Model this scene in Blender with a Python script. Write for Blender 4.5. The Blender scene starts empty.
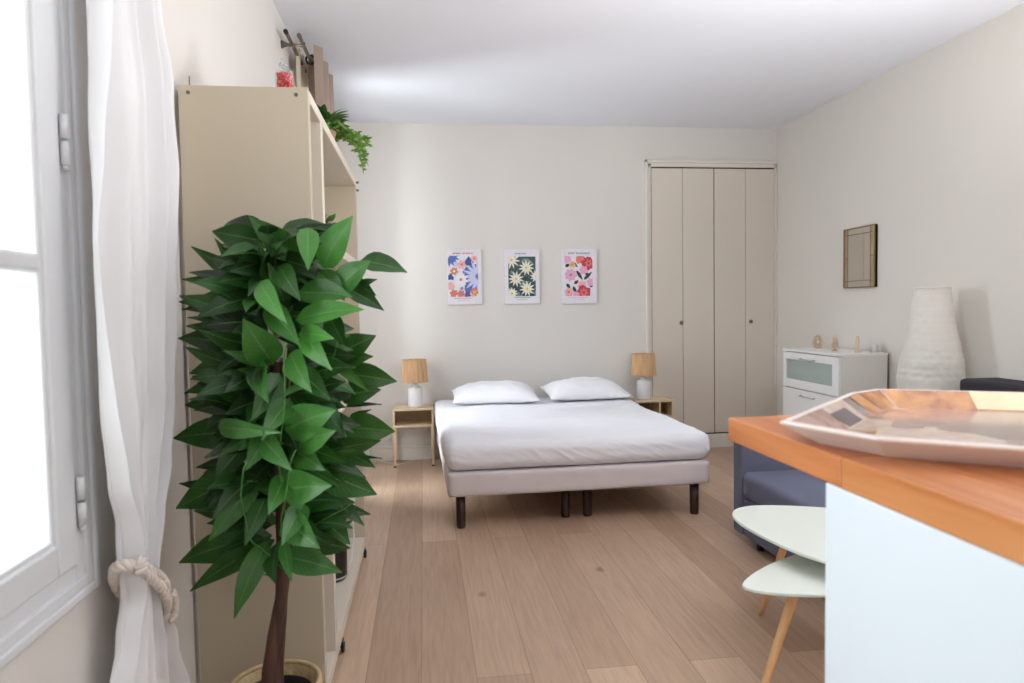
import bpy, bmesh, math, random
from mathutils import Vector, Matrix, noise
random.seed(7)
PI = math.pi
scene = bpy.context.scene
COL = scene.collection

# ---------------------------------------------------------------- materials
def lin(c):
    f = lambda v: v / 12.92 if v <= 0.04045 else ((v + 0.055) / 1.055) ** 2.4
    return (f(c[0] / 255), f(c[1] / 255), f(c[2] / 255), 1.0)

def new_mat(name):
    m = bpy.data.materials.new(name)
    m.use_nodes = True
    nt = m.node_tree
    b = nt.nodes['Principled BSDF']
    return m, nt, b

def mat(name, col, rough=0.5, metal=0.0, var=0.06, scale=8.0, stretch=(1, 1, 1), bump=0.0, bscale=60.0, spec=0.5,
        sss=0.0, bstretch=None, bdist=0.002):
    """noise-varied principled surface with an optional fine bump"""
    m, nt, b = new_mat(name)
    N, L = nt.nodes, nt.links
    tc = N.new('ShaderNodeTexCoord')
    mp = N.new('ShaderNodeMapping'); mp.inputs['Scale'].default_value = stretch
    L.new(tc.outputs['Object'], mp.inputs['Vector'])
    nz = N.new('ShaderNodeTexNoise'); nz.inputs['Scale'].default_value = scale; nz.inputs['Detail'].default_value = 4
    L.new(mp.outputs['Vector'], nz.inputs['Vector'])
    cr = N.new('ShaderNodeValToRGB')
    c = lin(col)
    cr.color_ramp.elements[0].color = tuple(max(0, x * (1 - var)) for x in c[:3]) + (1,)
    cr.color_ramp.elements[1].color = tuple(min(1, x * (1 + var)) for x in c[:3]) + (1,)
    cr.color_ramp.elements[0].position = 0.3; cr.color_ramp.elements[1].position = 0.7
    L.new(nz.outputs['Fac'], cr.inputs['Fac'])
    L.new(cr.outputs['Color'], b.inputs['Base Color'])
    b.inputs['Roughness'].default_value = rough
    b.inputs['Metallic'].default_value = metal
    b.inputs['Specular IOR Level'].default_value = spec
    if bump:
        n2 = N.new('ShaderNodeTexNoise'); n2.inputs['Scale'].default_value = bscale; n2.inputs['Detail'].default_value = 3
        if bstretch:
            mp2 = N.new('ShaderNodeMapping'); mp2.inputs['Scale'].default_value = bstretch
            L.new(tc.outputs['Object'], mp2.inputs['Vector']); L.new(mp2.outputs['Vector'], n2.inputs['Vector'])
        else:
            L.new(tc.outputs['Object'], n2.inputs['Vector'])
        bp = N.new('ShaderNodeBump'); bp.inputs['Strength'].default_value = bump; bp.inputs['Distance'].default_value = bdist
        L.new(n2.outputs['Fac'], bp.inputs['Height']); L.new(bp.outputs['Normal'], b.inputs['Normal'])
    return m

def wood(name, c1, c2, axis='Y', scale=3.0, rough=0.45, stretch=14.0):
    m, nt, b = new_mat(name)
    N, L = nt.nodes, nt.links
    tc = N.new('ShaderNodeTexCoord'); mp = N.new('ShaderNodeMapping')
    s = {'X': (1, stretch, stretch), 'Y': (stretch, 1, stretch), 'Z': (stretch, stretch, 1)}[axis]
    mp.inputs['Scale'].default_value = s
    L.new(tc.outputs['Object'], mp.inputs['Vector'])
    nz = N.new('ShaderNodeTexNoise'); nz.inputs['Scale'].default_value = scale; nz.inputs['Detail'].default_value = 6
    nz.inputs['Distortion'].default_value = 0.6
    L.new(mp.outputs['Vector'], nz.inputs['Vector'])
    cr = N.new('ShaderNodeValToRGB')
    cr.color_ramp.elements[0].color = lin(c1); cr.color_ramp.elements[1].color = lin(c2)
    cr.color_ramp.elements[0].position = 0.3; cr.color_ramp.elements[1].position = 0.72
    L.new(nz.outputs['Fac'], cr.inputs['Fac']); L.new(cr.outputs['Color'], b.inputs['Base Color'])
    b.inputs['Roughness'].default_value = rough
    return m

def translucent(name, col, amount, rough=0.9, bump=0.0, bscale=200, streak=None):
    """cloth or paper that lets some light through"""
    m = mat(name, col, rough, var=0.22 if streak else 0.03, scale=70 if streak else 5, stretch=streak or (1, 1, 1), bump=bump, bscale=bscale, bstretch=streak, spec=0.1)
    nt = m.node_tree; N, L = nt.nodes, nt.links
    b = N['Principled BSDF']; out = N['Material Output']
    tr = N.new('ShaderNodeBsdfTranslucent'); tr.inputs['Color'].default_value = lin(col)
    mx = N.new('ShaderNodeMixShader'); mx.inputs['Fac'].default_value = amount
    L.new(b.outputs['BSDF'], mx.inputs[1]); L.new(tr.outputs['BSDF'], mx.inputs[2])
    L.new(mx.outputs['Shader'], out.inputs['Surface'])
    return m

def clear_glass(name, tint=(250, 252, 252), gloss=0.06):
    m, nt, b = new_mat(name)
    N, L = nt.nodes, nt.links
    N.remove(b); out = N['Material Output']
    t = N.new('ShaderNodeBsdfTransparent'); t.inputs['Color'].default_value = lin(tint)
    g = N.new('ShaderNodeBsdfGlossy'); g.inputs['Roughness'].default_value = 0.02
    fr = N.new('ShaderNodeLayerWeight'); fr.inputs['Blend'].default_value = 0.15
    ma = N.new('ShaderNodeMath'); ma.operation = 'MULTIPLY_ADD'; ma.inputs[1].default_value = 0.5; ma.inputs[2].default_value = gloss * 0.3
    L.new(fr.outputs['Fresnel'], ma.inputs[0])
    mx = N.new('ShaderNodeMixShader')
    L.new(ma.outputs[0], mx.inputs['Fac']); L.new(t.outputs[0], mx.inputs[1]); L.new(g.outputs[0], mx.inputs[2])
    L.new(mx.outputs[0], out.inputs['Surface'])
    return m

def floor_mat():
    m, nt, b = new_mat('oak_floor')
    N, L = nt.nodes, nt.links
    tc = N.new('ShaderNodeTexCoord'); sx = N.new('ShaderNodeSeparateXYZ'); cx = N.new('ShaderNodeCombineXYZ')
    L.new(tc.outputs['Object'], sx.inputs[0])
    ax = N.new('ShaderNodeMath'); ax.operation = 'ADD'; ax.inputs[1].default_value = 0.035 + 1.9
    ay = N.new('ShaderNodeMath'); ay.operation = 'ADD'; ay.inputs[1].default_value = 6.86
    L.new(sx.outputs['X'], ax.inputs[0]); L.new(sx.outputs['Y'], ay.inputs[0])
    L.new(ay.outputs[0], cx.inputs['X']); L.new(ax.outputs[0], cx.inputs['Y'])
    br = N.new('ShaderNodeTexBrick')
    br.offset = 0.37; br.offset_frequency = 2; br.squash = 1.0
    br.inputs['Scale'].default_value = 1.0; br.inputs['Brick Width'].default_value = 2.3; br.inputs['Row Height'].default_value = 0.19
    br.inputs['Mortar Size'].default_value = 0.0013; br.inputs['Mortar Smooth'].default_value = 0.3; br.inputs['Bias'].default_value = 0.0
    br.inputs['Color1'].default_value = lin(FLOOR1); br.inputs['Color2'].default_value = lin(FLOOR2); br.inputs['Mortar'].default_value = lin((150, 122, 100))
    L.new(cx.outputs[0], br.inputs['Vector'])
    mp = N.new('ShaderNodeMapping'); mp.inputs['Scale'].default_value = (26, 1.6, 1)
    L.new(tc.outputs['Object'], mp.inputs['Vector'])
    nz = N.new('ShaderNodeTexNoise'); nz.inputs['Scale'].default_value = 2.2; nz.inputs['Detail'].default_value = 7; nz.inputs['Distortion'].default_value = 0.8
    L.new(mp.outputs['Vector'], nz.inputs['Vector'])
    cr = N.new('ShaderNodeValToRGB')
    cr.color_ramp.elements[0].color = (0.74, 0.71, 0.68, 1); cr.color_ramp.elements[0].position = 0.28
    cr.color_ramp.elements[1].color = (1.12, 1.10, 1.08, 1); cr.color_ramp.elements[1].position = 0.72
    L.new(nz.outputs['Fac'], cr.inputs['Fac'])
    mu = N.new('ShaderNodeMixRGB'); mu.blend_type = 'MULTIPLY'; mu.inputs['Fac'].default_value = 0.6
    L.new(br.outputs['Color'], mu.inputs['Color1']); L.new(cr.outputs['Color'], mu.inputs['Color2'])
    n3 = N.new('ShaderNodeTexNoise'); n3.inputs['Scale'].default_value = 1.7; n3.inputs['Detail'].default_value = 2
    L.new(tc.outputs['Object'], n3.inputs['Vector'])
    c3 = N.new('ShaderNodeValToRGB'); c3.color_ramp.elements[0].color = (0.86, 0.84, 0.82, 1); c3.color_ramp.elements[1].color = (1.06, 1.06, 1.06, 1)
    L.new(n3.outputs['Fac'], c3.inputs['Fac'])
    m3 = N.new('ShaderNodeMixRGB'); m3.blend_type = 'MULTIPLY'; m3.inputs['Fac'].default_value = 0.7
    L.new(mu.outputs[0], m3.inputs['Color1']); L.new(c3.outputs['Color'], m3.inputs['Color2'])
    # knots: sparse dark spots
    mv = N.new('ShaderNodeMapping'); mv.inputs['Scale'].default_value = (1.35, 0.8, 1)
    L.new(tc.outputs['Object'], mv.inputs['Vector'])
    vo = N.new('ShaderNodeTexVoronoi'); vo.inputs['Scale'].default_value = 2.4
    L.new(mv.outputs['Vector'], vo.inputs['Vector'])
    ck = N.new('ShaderNodeValToRGB'); ck.color_ramp.elements[0].color = (0.42, 0.36, 0.32, 1); ck.color_ramp.elements[0].position = 0.03
    ck.color_ramp.elements[1].color = (1, 1, 1, 1); ck.color_ramp.elements[1].position = 0.085
    L.new(vo.outputs['Distance'], ck.inputs['Fac'])
    m4 = N.new('ShaderNodeMixRGB'); m4.blend_type = 'MULTIPLY'; m4.inputs['Fac'].default_value = 0.8
    L.new(m3.outputs[0], m4.inputs['Color1']); L.new(ck.outputs['Color'], m4.inputs['Color2'])
    L.new(m4.outputs[0], b.inputs['Base Color'])
    b.inputs['Roughness'].default_value = 0.40; b.inputs['Specular IOR Level'].default_value = 0.5
    bp = N.new('ShaderNodeBump'); bp.inputs['Strength'].default_value = 0.12; bp.inputs['Distance'].default_value = 0.002
    L.new(nz.outputs['Fac'], bp.inputs['Height']); L.new(bp.outputs['Normal'], b.inputs['Normal'])
    return m

def leaf_mat(name, dark, light, rough=0.38, trans=0.18):
    """leaf with paler midrib and side veins in its UVs; tone per leaf from a colour attribute"""
    m, nt, b = new_mat(name)
    N, L = nt.nodes, nt.links
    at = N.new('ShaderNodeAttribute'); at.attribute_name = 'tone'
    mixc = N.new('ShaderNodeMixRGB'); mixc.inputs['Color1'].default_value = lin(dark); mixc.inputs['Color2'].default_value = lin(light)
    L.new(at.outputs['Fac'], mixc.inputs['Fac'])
    uv = N.new('ShaderNodeUVMap'); uv.uv_map = 'UVMap'
    sp = N.new('ShaderNodeSeparateXYZ'); L.new(uv.outputs['UV'], sp.inputs[0])
    # |v - 0.5|
    sb = N.new('ShaderNodeMath'); sb.operation = 'SUBTRACT'; sb.inputs[1].default_value = 0.5; L.new(sp.outputs['Y'], sb.inputs[0])
    ab = N.new('ShaderNodeMath'); ab.operation = 'ABSOLUTE'; L.new(sb.outputs[0], ab.inputs[0])
    mr = N.new('ShaderNodeValToRGB'); mr.color_ramp.elements[0].color = (1, 1, 1, 1); mr.color_ramp.elements[0].position = 0.012
    mr.color_ramp.elements[1].color = (0, 0, 0, 1); mr.color_ramp.elements[1].position = 0.04
    L.new(ab.outputs[0], mr.inputs['Fac'])
    # side veins: sin((u - 0.45*|v|) * k)
    ml = N.new('ShaderNodeMath'); ml.operation = 'MULTIPLY_ADD'; ml.inputs[1].default_value = -0.55
    L.new(ab.outputs[0], ml.inputs[0]); L.new(sp.outputs['X'], ml.inputs[2])
    mk = N.new('ShaderNodeMath'); mk.operation = 'MULTIPLY'; mk.inputs[1].default_value = 62; L.new(ml.outputs[0], mk.inputs[0])
    sn = N.new('ShaderNodeMath'); sn.operation = 'SINE'; L.new(mk.outputs[0], sn.inputs[0])
    cr = N.new('ShaderNodeValToRGB'); cr.color_ramp.elements[0].color = (0, 0, 0, 1); cr.color_ramp.elements[0].position = 0.7
    cr.color_ramp.elements[1].color = (0.28, 0.28, 0.28, 1); cr.color_ramp.elements[1].position = 1.0
    L.new(sn.outputs[0], cr.inputs['Fac'])
    ad = N.new('ShaderNodeMath'); ad.operation = 'ADD'; ad.use_clamp = True
    L.new(mr.outputs['Color'], ad.inputs[0]); L.new(cr.outputs['Color'], ad.inputs[1])
    sc = N.new('ShaderNodeMath'); sc.operation = 'MULTIPLY'; sc.inputs[1].default_value = 0.42; L.new(ad.outputs[0], sc.inputs[0])
    vein = N.new('ShaderNodeMixRGB'); vein.inputs['Color2'].default_value = lin((128, 170, 104))
    L.new(mixc.outputs[0], vein.inputs['Color1']); L.new(sc.outputs[0], vein.inputs['Fac'])
    tc = N.new('ShaderNodeTexCoord'); nz = N.new('ShaderNodeTexNoise'); nz.inputs['Scale'].default_value = 24
    L.new(tc.outputs['Object'], nz.inputs['Vector'])
    mm = N.new('ShaderNodeMixRGB'); mm.blend_type = 'OVERLAY'; mm.inputs['Fac'].default_value = 0.3
    L.new(vein.outputs[0], mm.inputs['Color1']); L.new(nz.outputs['Fac'], mm.inputs['Color2'])
    L.new(mm.outputs[0], b.inputs['Base Color'])
    b.inputs['Roughness'].default_value = rough
    bp = N.new('ShaderNodeBump'); bp.inputs['Strength'].default_value = 0.35; bp.inputs['Distance'].default_value = 0.002
    L.new(ad.outputs[0], bp.inputs['Height']); L.new(bp.outputs['Normal'], b.inputs['Normal'])
    out = N['Material Output']
    tr = N.new('ShaderNodeBsdfTranslucent'); L.new(mm.outputs[0], tr.inputs['Color'])
    mx = N.new('ShaderNodeMixShader'); mx.inputs['Fac'].default_value = trans
    L.new(b.outputs['BSDF'], mx.inputs[1]); L.new(tr.outputs['BSDF'], mx.inputs[2]); L.new(mx.outputs[0], out.inputs['Surface'])
    return m

def emission(name, col, s):
    m, nt, b = new_mat(name)
    b.inputs['Emission Color'].default_value = lin(col); b.inputs['Emission Strength'].default_value = s
    b.inputs['Base Color'].default_value = lin(col)
    return m

# ---------------------------------------------------------------- mesh building
class MB:
    def __init__(s):
        s.bm = bmesh.new()
    def _add(s, t, smooth, mi):
        vm = [s.bm.verts.new(v.co) for v in t.verts]
        t.verts.index_update()
        for f in t.faces:
            try:
                n = s.bm.faces.new([vm[v.index] for v in f.verts]); n.smooth = smooth; n.material_index = mi
            except ValueError:
                pass
        t.free()
    def box(s, a, b, bevel=0.0, mi=0, seg=2, rot=None, smooth=False):
        t = bmesh.new(); bmesh.ops.create_cube(t, size=1.0)
        c = [(a[i] + b[i]) / 2 for i in range(3)]; d = [abs(b[i] - a[i]) for i in range(3)]
        for v in t.verts: v.co = Vector((v.co.x * d[0], v.co.y * d[1], v.co.z * d[2]))
        if bevel: bmesh.ops.bevel(t, geom=list(t.edges), offset=min(bevel, min(d) * 0.49), segments=seg, profile=0.5, affect='EDGES')
        if rot is not None:
            for v in t.verts: v.co = rot @ v.co
        for v in t.verts: v.co += Vector(c)
        s._add(t, smooth, mi); return s
    def tube(s, pts, r, seg=10, mi=0, closed=False, cap=True):
        pts = [Vector(p) for p in pts]; n = len(pts)
        rr = r if isinstance(r, (list, tuple)) else [r] * n
        rings = []; up = None
        for i, p in enumerate(pts):
            if closed: d = pts[(i + 1) % n] - pts[i - 1]
            else: d = pts[min(i + 1, n - 1)] - pts[max(i - 1, 0)]
            if d.length < 1e-9: d = Vector((0, 0, 1))
            d.normalize()
            if up is None:
                up = Vector((0, 0, 1)) if abs(d.z) < 0.9 else Vector((0, 1, 0))
            a = up - d * up.dot(d)
            if a.length < 1e-6: a = d.orthogonal()
            a.normalize(); up = a; b2 = d.cross(a)
            rings.append([s.bm.verts.new(p + (a * math.cos(2 * PI * k / seg) + b2 * math.sin(2 * PI * k / seg)) * rr[i]) for k in range(seg)])
        m = n if closed else n - 1
        for i in range(m):
            A, B = rings[i], rings[(i + 1) % n]
            for k in range(seg):
                f = s.bm.faces.new((A[k], A[(k + 1) % seg], B[(k + 1) % seg], B[k])); f.smooth = True; f.material_index = mi
        if cap and not closed:
            f = s.bm.faces.new(rings[0][::-1]); f.material_index = mi
            f = s.bm.faces.new(rings[-1]); f.material_index = mi
        return s
    def lathe(s, prof, c=(0, 0, 0), seg=32, mi=0, cap=(True, True), sx=1.0, sy=1.0, wob=None):
        rings = []
        for r, z in prof:
            ring = []
            for k in range(seg):
                a = 2 * PI * k / seg; q = r * (wob(a, z) if wob else 1)
                ring.append(s.bm.verts.new((c[0] + q * sx * math.cos(a), c[1] + q * sy * math.sin(a), c[2] + z)))
            rings.append(ring)
        for A, B in zip(rings, rings[1:]):
            for k in range(seg):
                f = s.bm.faces.new((A[k], A[(k + 1) % seg], B[(k + 1) % seg], B[k])); f.smooth = True; f.material_index = mi
        if cap[0]: f = s.bm.faces.new(rings[0][::-1]); f.material_index = mi
        if cap[1]: f = s.bm.faces.new(rings[-1]); f.material_index = mi
        return s
    def poly(s, vs, mi=0, smooth=False):
        f = s.bm.faces.new([s.bm.verts.new(v) for v in vs]); f.material_index = mi; f.smooth = smooth; return s
    def prism(s, outline, z0, z1, mi=0, bevel=0.0):
        t = bmesh.new()
        f = t.faces.new([t.verts.new((p[0], p[1], z0)) for p in outline])
        if f.normal.z > 0 or True:
            f.normal_update()
        r = bmesh.ops.extrude_face_region(t, geom=[f])
        for v in [e for e in r['geom'] if isinstance(e, bmesh.types.BMVert)]: v.co.z = z1
        bmesh.ops.recalc_face_normals(t, faces=list(t.faces))
        if bevel:
            es = [e for e in t.edges if abs(e.verts[0].co.z - e.verts[1].co.z) < 1e-6]
            bmesh.ops.bevel(t, geom=es, offset=bevel, segments=2, profile=0.5, affect='EDGES')
        s._add(t, False, mi); return s
    def grid(s, fn, nu, nv, mi=0, smooth=True, close_u=False):
        V = [[s.bm.verts.new(fn(i / nu, j / nv)) for j in range(nv + 1)] for i in range(nu + (0 if close_u else 1))]
        m = len(V)
        for i in range(nu):
            for j in range(nv):
                f = s.bm.faces.new((V[i][j], V[(i + 1) % m][j], V[(i + 1) % m][j + 1], V[i][j + 1])); f.smooth = smooth; f.material_index = mi
        return s
    def build(s, name, mats, parent=None, origin=(0, 0, 0), recalc=True):
        mats = mats if isinstance(mats, (list, tuple)) else [mats]
        M = Matrix.Translation(Vector(origin)) if parent is None else parent_mat(parent)
        s.bm.transform(M.inverted())
        if recalc: bmesh.ops.recalc_face_normals(s.bm, faces=list(s.bm.faces))
        me = bpy.data.meshes.new(name); s.bm.to_mesh(me); s.bm.free()
        for m in mats: me.materials.append(m)
        o = bpy.data.objects.new(name, me); COL.objects.link(o)
        if parent is None: o.location = origin
        else: o.parent = parent
        return o

def parent_mat(o):
    M = Matrix.Identity(4)
    while o is not None:
        M = Matrix.LocRotScale(o.location, o.rotation_euler, o.scale) @ M
        o = o.parent
    return M

def tag(o, label, cat, group=None, kind=None):
    o['label'] = label; o['category'] = cat
    if group: o['group'] = group
    if kind: o['kind'] = kind
    return o

def thing(name, label, cat, loc, group=None):
    o = bpy.data.objects.new(name, None); COL.objects.link(o)
    o.location = loc; o.empty_display_size = 0.1
    return tag(o, label, cat, group)

def struct(o):
    o['kind'] = 'structure'; return o

def dup(root, loc, label=None, rotz=None, scale=None):
    r = root.copy(); COL.objects.link(r); r.location = loc
    if rotz is not None: r.rotation_euler = (0, 0, rotz)
    if scale is not None: r.scale = scale
    if label: r['label'] = label
    for ch in list(root.children):
        c = ch.copy(); COL.objects.link(c); c.parent = r
        for g in list(ch.children):
            d = g.copy(); COL.objects.link(d); d.parent = c
    return r
LEAVES = [
(-0.328, 1.837, 1.42, -0.421, 1.799, 1.506, 0.061, 0.6),
(-0.47, 1.96, 1.343, -0.61, 1.96, 1.448, 0.041, 0.35),
(-0.459, 1.936, 1.35, -0.54, 1.931, 1.466, 0.035, 0.4),
(-0.481, 1.96, 1.327, -0.636, 1.96, 1.361, 0.039, 0.3),
(-0.459, 1.912, 1.312, -0.605, 1.911, 1.298, 0.043, 0.35),
(-0.471, 1.912, 1.262, -0.595, 1.91, 1.283, 0.04, 0.25),
(-0.497, 1.96, 1.232, -0.627, 1.96, 1.259, 0.025, 0.25),
(-0.442, 1.936, 1.301, -0.461, 1.928, 1.465, 0.049, 0.2),
(-0.384, 1.861, 1.341, -0.406, 1.83, 1.448, 0.039, 0.35),
(-0.377, 1.715, 1.328, -0.307, 1.63, 1.243, 0.046, 0.95),
(-0.245, 1.843, 1.4, -0.172, 1.821, 1.511, 0.069, 0.9),
(-0.274, 1.742, 1.46, -0.263, 1.669, 1.367, 0.045, 0.7),
(-0.153, 1.96, 1.402, -0.042, 1.96, 1.373, 0.058, 0.3),
(-0.21, 1.804, 1.331, -0.128, 1.79, 1.395, 0.06, 0.95),
(-0.185, 1.939, 1.346, -0.127, 1.937, 1.31, 0.035, 0.3),
(-0.196, 1.939, 1.325, -0.107, 1.94, 1.269, 0.041, 0.3),
(-0.287, 1.741, 1.253, -0.143, 1.727, 1.272, 0.058, 0.95),
(-0.291, 1.79, 1.317, -0.174, 1.764, 1.305, 0.06, 0.65),
(-0.178, 1.94, 1.333, -0.123, 1.937, 1.354, 0.022, 0.2),
(-0.497, 1.913, 1.173, -0.638, 1.918, 1.205, 0.067, 0.25),
(-0.475, 1.889, 1.14, -0.604, 1.887, 1.115, 0.056, 0.35),
(-0.502, 1.96, 1.075, -0.62, 1.96, 1.101, 0.036, 0.2),
(-0.374, 1.738, 1.158, -0.413, 1.674, 1.256, 0.075, 0.7),
(-0.394, 1.764, 1.147, -0.47, 1.719, 1.181, 0.031, 0.5),
(-0.463, 1.888, 1.04, -0.618, 1.89, 1.032, 0.072, 0.3),
(-0.494, 1.89, 0.951, -0.655, 1.903, 0.945, 0.075, 0.3),
(-0.478, 1.733, 0.993, -0.328, 1.63, 0.996, 0.041, 0.6),
(-0.403, 1.741, 1.139, -0.361, 1.664, 1.061, 0.051, 0.55),
(-0.282, 1.717, 1.21, -0.214, 1.655, 1.132, 0.047, 1.0),
(-0.287, 1.716, 1.215, -0.207, 1.657, 1.206, 0.04, 0.9),
(-0.228, 1.938, 1.151, -0.13, 1.937, 1.201, 0.065, 0.4),
(-0.234, 1.938, 1.124, -0.139, 1.936, 1.144, 0.049, 0.4),
(-0.197, 1.939, 1.093, -0.077, 1.948, 1.072, 0.063, 0.45),
(-0.22, 1.938, 1.039, -0.12, 1.939, 1.052, 0.055, 0.35),
(-0.23, 1.823, 1.138, -0.143, 1.811, 1.062, 0.025, 0.9),
(-0.313, 1.713, 1.158, -0.258, 1.639, 1.084, 0.055, 0.6),
(-0.279, 1.718, 1.085, -0.327, 1.63, 1.074, 0.03, 0.5),
(-0.321, 1.713, 0.99, -0.208, 1.659, 1.04, 0.075, 0.65),
(-0.306, 1.715, 0.951, -0.209, 1.659, 0.991, 0.061, 0.7),
(-0.207, 1.96, 1.005, -0.12, 1.96, 1.008, 0.011, 0.1),
(-0.202, 1.96, 0.977, -0.15, 1.96, 0.995, 0.014, 0.1),
(-0.204, 1.918, 0.951, -0.085, 1.931, 0.936, 0.076, 0.5),
(-0.508, 1.868, 0.825, -0.647, 1.879, 0.766, 0.077, 0.45),
(-0.512, 1.937, 0.859, -0.611, 1.934, 0.859, 0.035, 0.2),
(-0.436, 1.767, 0.834, -0.525, 1.735, 0.72, 0.054, 0.65),
(-0.441, 1.862, 0.675, -0.643, 1.874, 0.625, 0.079, 0.35),
(-0.432, 1.862, 0.654, -0.615, 1.862, 0.552, 0.052, 0.35),
(-0.415, 1.788, 0.665, -0.475, 1.742, 0.524, 0.051, 0.5),
(-0.346, 1.713, 0.861, -0.362, 1.631, 0.808, 0.046, 0.6),
(-0.572, 1.96, 0.794, -0.664, 1.96, 0.812, 0.028, 0.2),
(-0.504, 1.936, 0.709, -0.588, 1.932, 0.707, 0.033, 0.2),
(-0.328, 1.713, 0.841, -0.221, 1.655, 0.862, 0.074, 0.75),
(-0.259, 1.867, 0.829, -0.134, 1.869, 0.779, 0.074, 0.45),
(-0.219, 1.916, 0.886, -0.14, 1.914, 0.842, 0.04, 0.3),
(-0.255, 1.891, 0.901, -0.121, 1.896, 0.919, 0.053, 0.35),
(-0.211, 1.96, 0.866, -0.124, 1.96, 0.857, 0.011, 0.1),
(-0.252, 1.892, 0.755, -0.171, 1.882, 0.694, 0.037, 0.2),
(-0.278, 1.866, 0.713, -0.205, 1.847, 0.656, 0.065, 0.4),
(-0.243, 1.938, 0.806, -0.184, 1.933, 0.762, 0.014, 0.15),
(-0.338, 1.763, 0.652, -0.213, 1.725, 0.628, 0.061, 0.55),
(-0.348, 1.713, 0.7, -0.314, 1.631, 0.647, 0.028, 0.5),
(-0.335, 1.713, 0.76, -0.251, 1.644, 0.718, 0.065, 0.7),
(-0.375, 1.738, 0.979, -0.418, 1.672, 0.903, 0.052, 0.5),
(-0.307, 1.74, 0.919, -0.24, 1.679, 0.893, 0.052, 0.55),
(-0.389, 1.715, 0.964, -0.306, 1.631, 0.907, 0.05, 0.5),
(-0.333, 1.713, 1.046, -0.371, 1.633, 0.979, 0.046, 0.45),
(-0.268, 1.793, 1.033, -0.2, 1.757, 0.961, 0.049, 0.35),
(-0.425, 1.838, 1.224, -0.499, 1.81, 1.189, 0.041, 0.3),
(-0.236, 1.822, 1.246, -0.197, 1.786, 1.183, 0.045, 0.35),
(-0.306, 1.715, 0.79, -0.334, 1.63, 0.735, 0.046, 0.5),
(-0.405, 1.764, 0.794, -0.434, 1.705, 0.715, 0.043, 0.35),
(-0.294, 1.815, 0.941, -0.182, 1.795, 0.864, 0.056, 0.4),
(-0.344, 1.762, 1.371, -0.288, 1.699, 1.296, 0.048, 0.4),
(-0.253, 1.819, 1.36, -0.194, 1.786, 1.296, 0.05, 0.4),
(-0.366, 1.738, 1.274, -0.286, 1.666, 1.191, 0.052, 0.45),
(-0.473, 1.842, 0.918, -0.529, 1.815, 0.849, 0.056, 0.3),
(-0.305, 1.764, 1.113, -0.228, 1.714, 1.055, 0.053, 0.4),
(-0.359, 1.737, 1.105, -0.4, 1.669, 1.02, 0.052, 0.35),
(-0.351, 1.812, 1.298, -0.372, 1.763, 1.39, 0.04, 0.35),
(-0.318, 1.887, 1.377, -0.257, 1.866, 1.453, 0.047, 0.35),
(-0.29, 1.912, 1.4, -0.354, 1.894, 1.477, 0.048, 0.35),
(-0.418, 1.813, 0.742, -0.5, 1.779, 0.694, 0.05, 0.35),
(-0.293, 1.889, 0.644, -0.201, 1.876, 0.711, 0.042, 0.3),
(-0.467, 1.842, 1.097, -0.521, 1.815, 1.064, 0.051, 0.25),
(-0.496, 1.867, 1.005, -0.559, 1.85, 0.971, 0.047, 0.25),
(-0.484, 1.936, 1.302, -0.518, 1.93, 1.355, 0.038, 0.2)]
WORLD, P_W1, P_W2, P_K, P_B, EXPO = 1.6, 76, 300, 16, 74, 0.1
# ---------------------------------------------------------------- colours
FLOOR1 = (216, 188, 162); FLOOR2 = (180, 150, 126)
M_wall = mat('wall_paint', (226, 221, 215), 0.9, var=0.012, scale=1.5, bump=0.08, bscale=90, spec=0.15)
M_wallR = mat('wall_paint_warm', (222, 216, 207), 0.9, var=0.012, scale=1.5, bump=0.08, bscale=90, spec=0.15)
M_ceil = mat('ceiling_paint', (234, 235, 241), 0.92, var=0.01, scale=1.2, spec=0.1)
M_trim = mat('trim_paint', (228, 223, 214), 0.5, var=0.01, scale=3)
M_door = mat('closet_paint', (222, 212, 199), 0.5, var=0.012, scale=2)
M_floor = floor_mat()
M_winpaint = mat('window_paint', (226, 228, 230), 0.4, var=0.01, scale=3)
M_glass = clear_glass('window_glass')
M_dark = mat('dark_gap', (48, 42, 38), 0.8)
M_linen = mat('bed_linen', (243, 243, 249), 0.85, var=0.012, scale=6, bump=0.12, bscale=350, spec=0.1)
M_pillow = mat('pillow_linen', (244, 244, 248), 0.85, var=0.012, scale=6, bump=0.12, bscale=350, spec=0.1)
M_boxspring = mat('base_fabric', (222, 212, 212), 0.9, var=0.02, scale=10, bump=0.15, bscale=400, spec=0.1)
M_legwood = wood('dark_leg_wood', (44, 24, 20), (70, 42, 34), 'Z', rough=0.4)
M_oak = wood('pale_wood', (214, 188, 152), (232, 210, 178), 'X', rough=0.5)
M_oakz = wood('pale_wood_upright', (214, 188, 152), (230, 208, 174), 'Z', rough=0.5)
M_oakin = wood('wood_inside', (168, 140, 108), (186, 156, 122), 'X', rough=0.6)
M_black = mat('black_plastic', (22, 22, 24), 0.35)
M_ceramic = mat('white_ceramic', (236, 236, 238), 0.25, var=0.01)
M_raffia = translucent('raffia', (226, 190, 148), 0.2, bump=0.9, bscale=90, streak=(1, 1, 0.03))
M_book = mat('bookcase_foil', (202, 190, 168), 0.42, var=0.015, scale=2, stretch=(1, 1, 0.4))
M_bookin = mat('bookcase_inside', (222, 212, 196), 0.5, var=0.015, scale=2)
M_metal = mat('brushed_metal', (128, 118, 108), 0.35, metal=0.8, var=0.05)
M_chrome = mat('handle_metal', (205, 202, 198), 0.35, metal=0.5)
M_curtain = translucent('white_cotton', (252, 251, 253), 0.18, bump=0.1, bscale=500)
M_rope = mat('cotton_rope', (226, 214, 204), 0.9, var=0.05, scale=60, bump=0.4, bscale=300)
M_taupe = translucent('taupe_curtain', (168, 150, 138), 0.12)
M_cream = translucent('cream_curtain', (214, 200, 182), 0.2)
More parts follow.
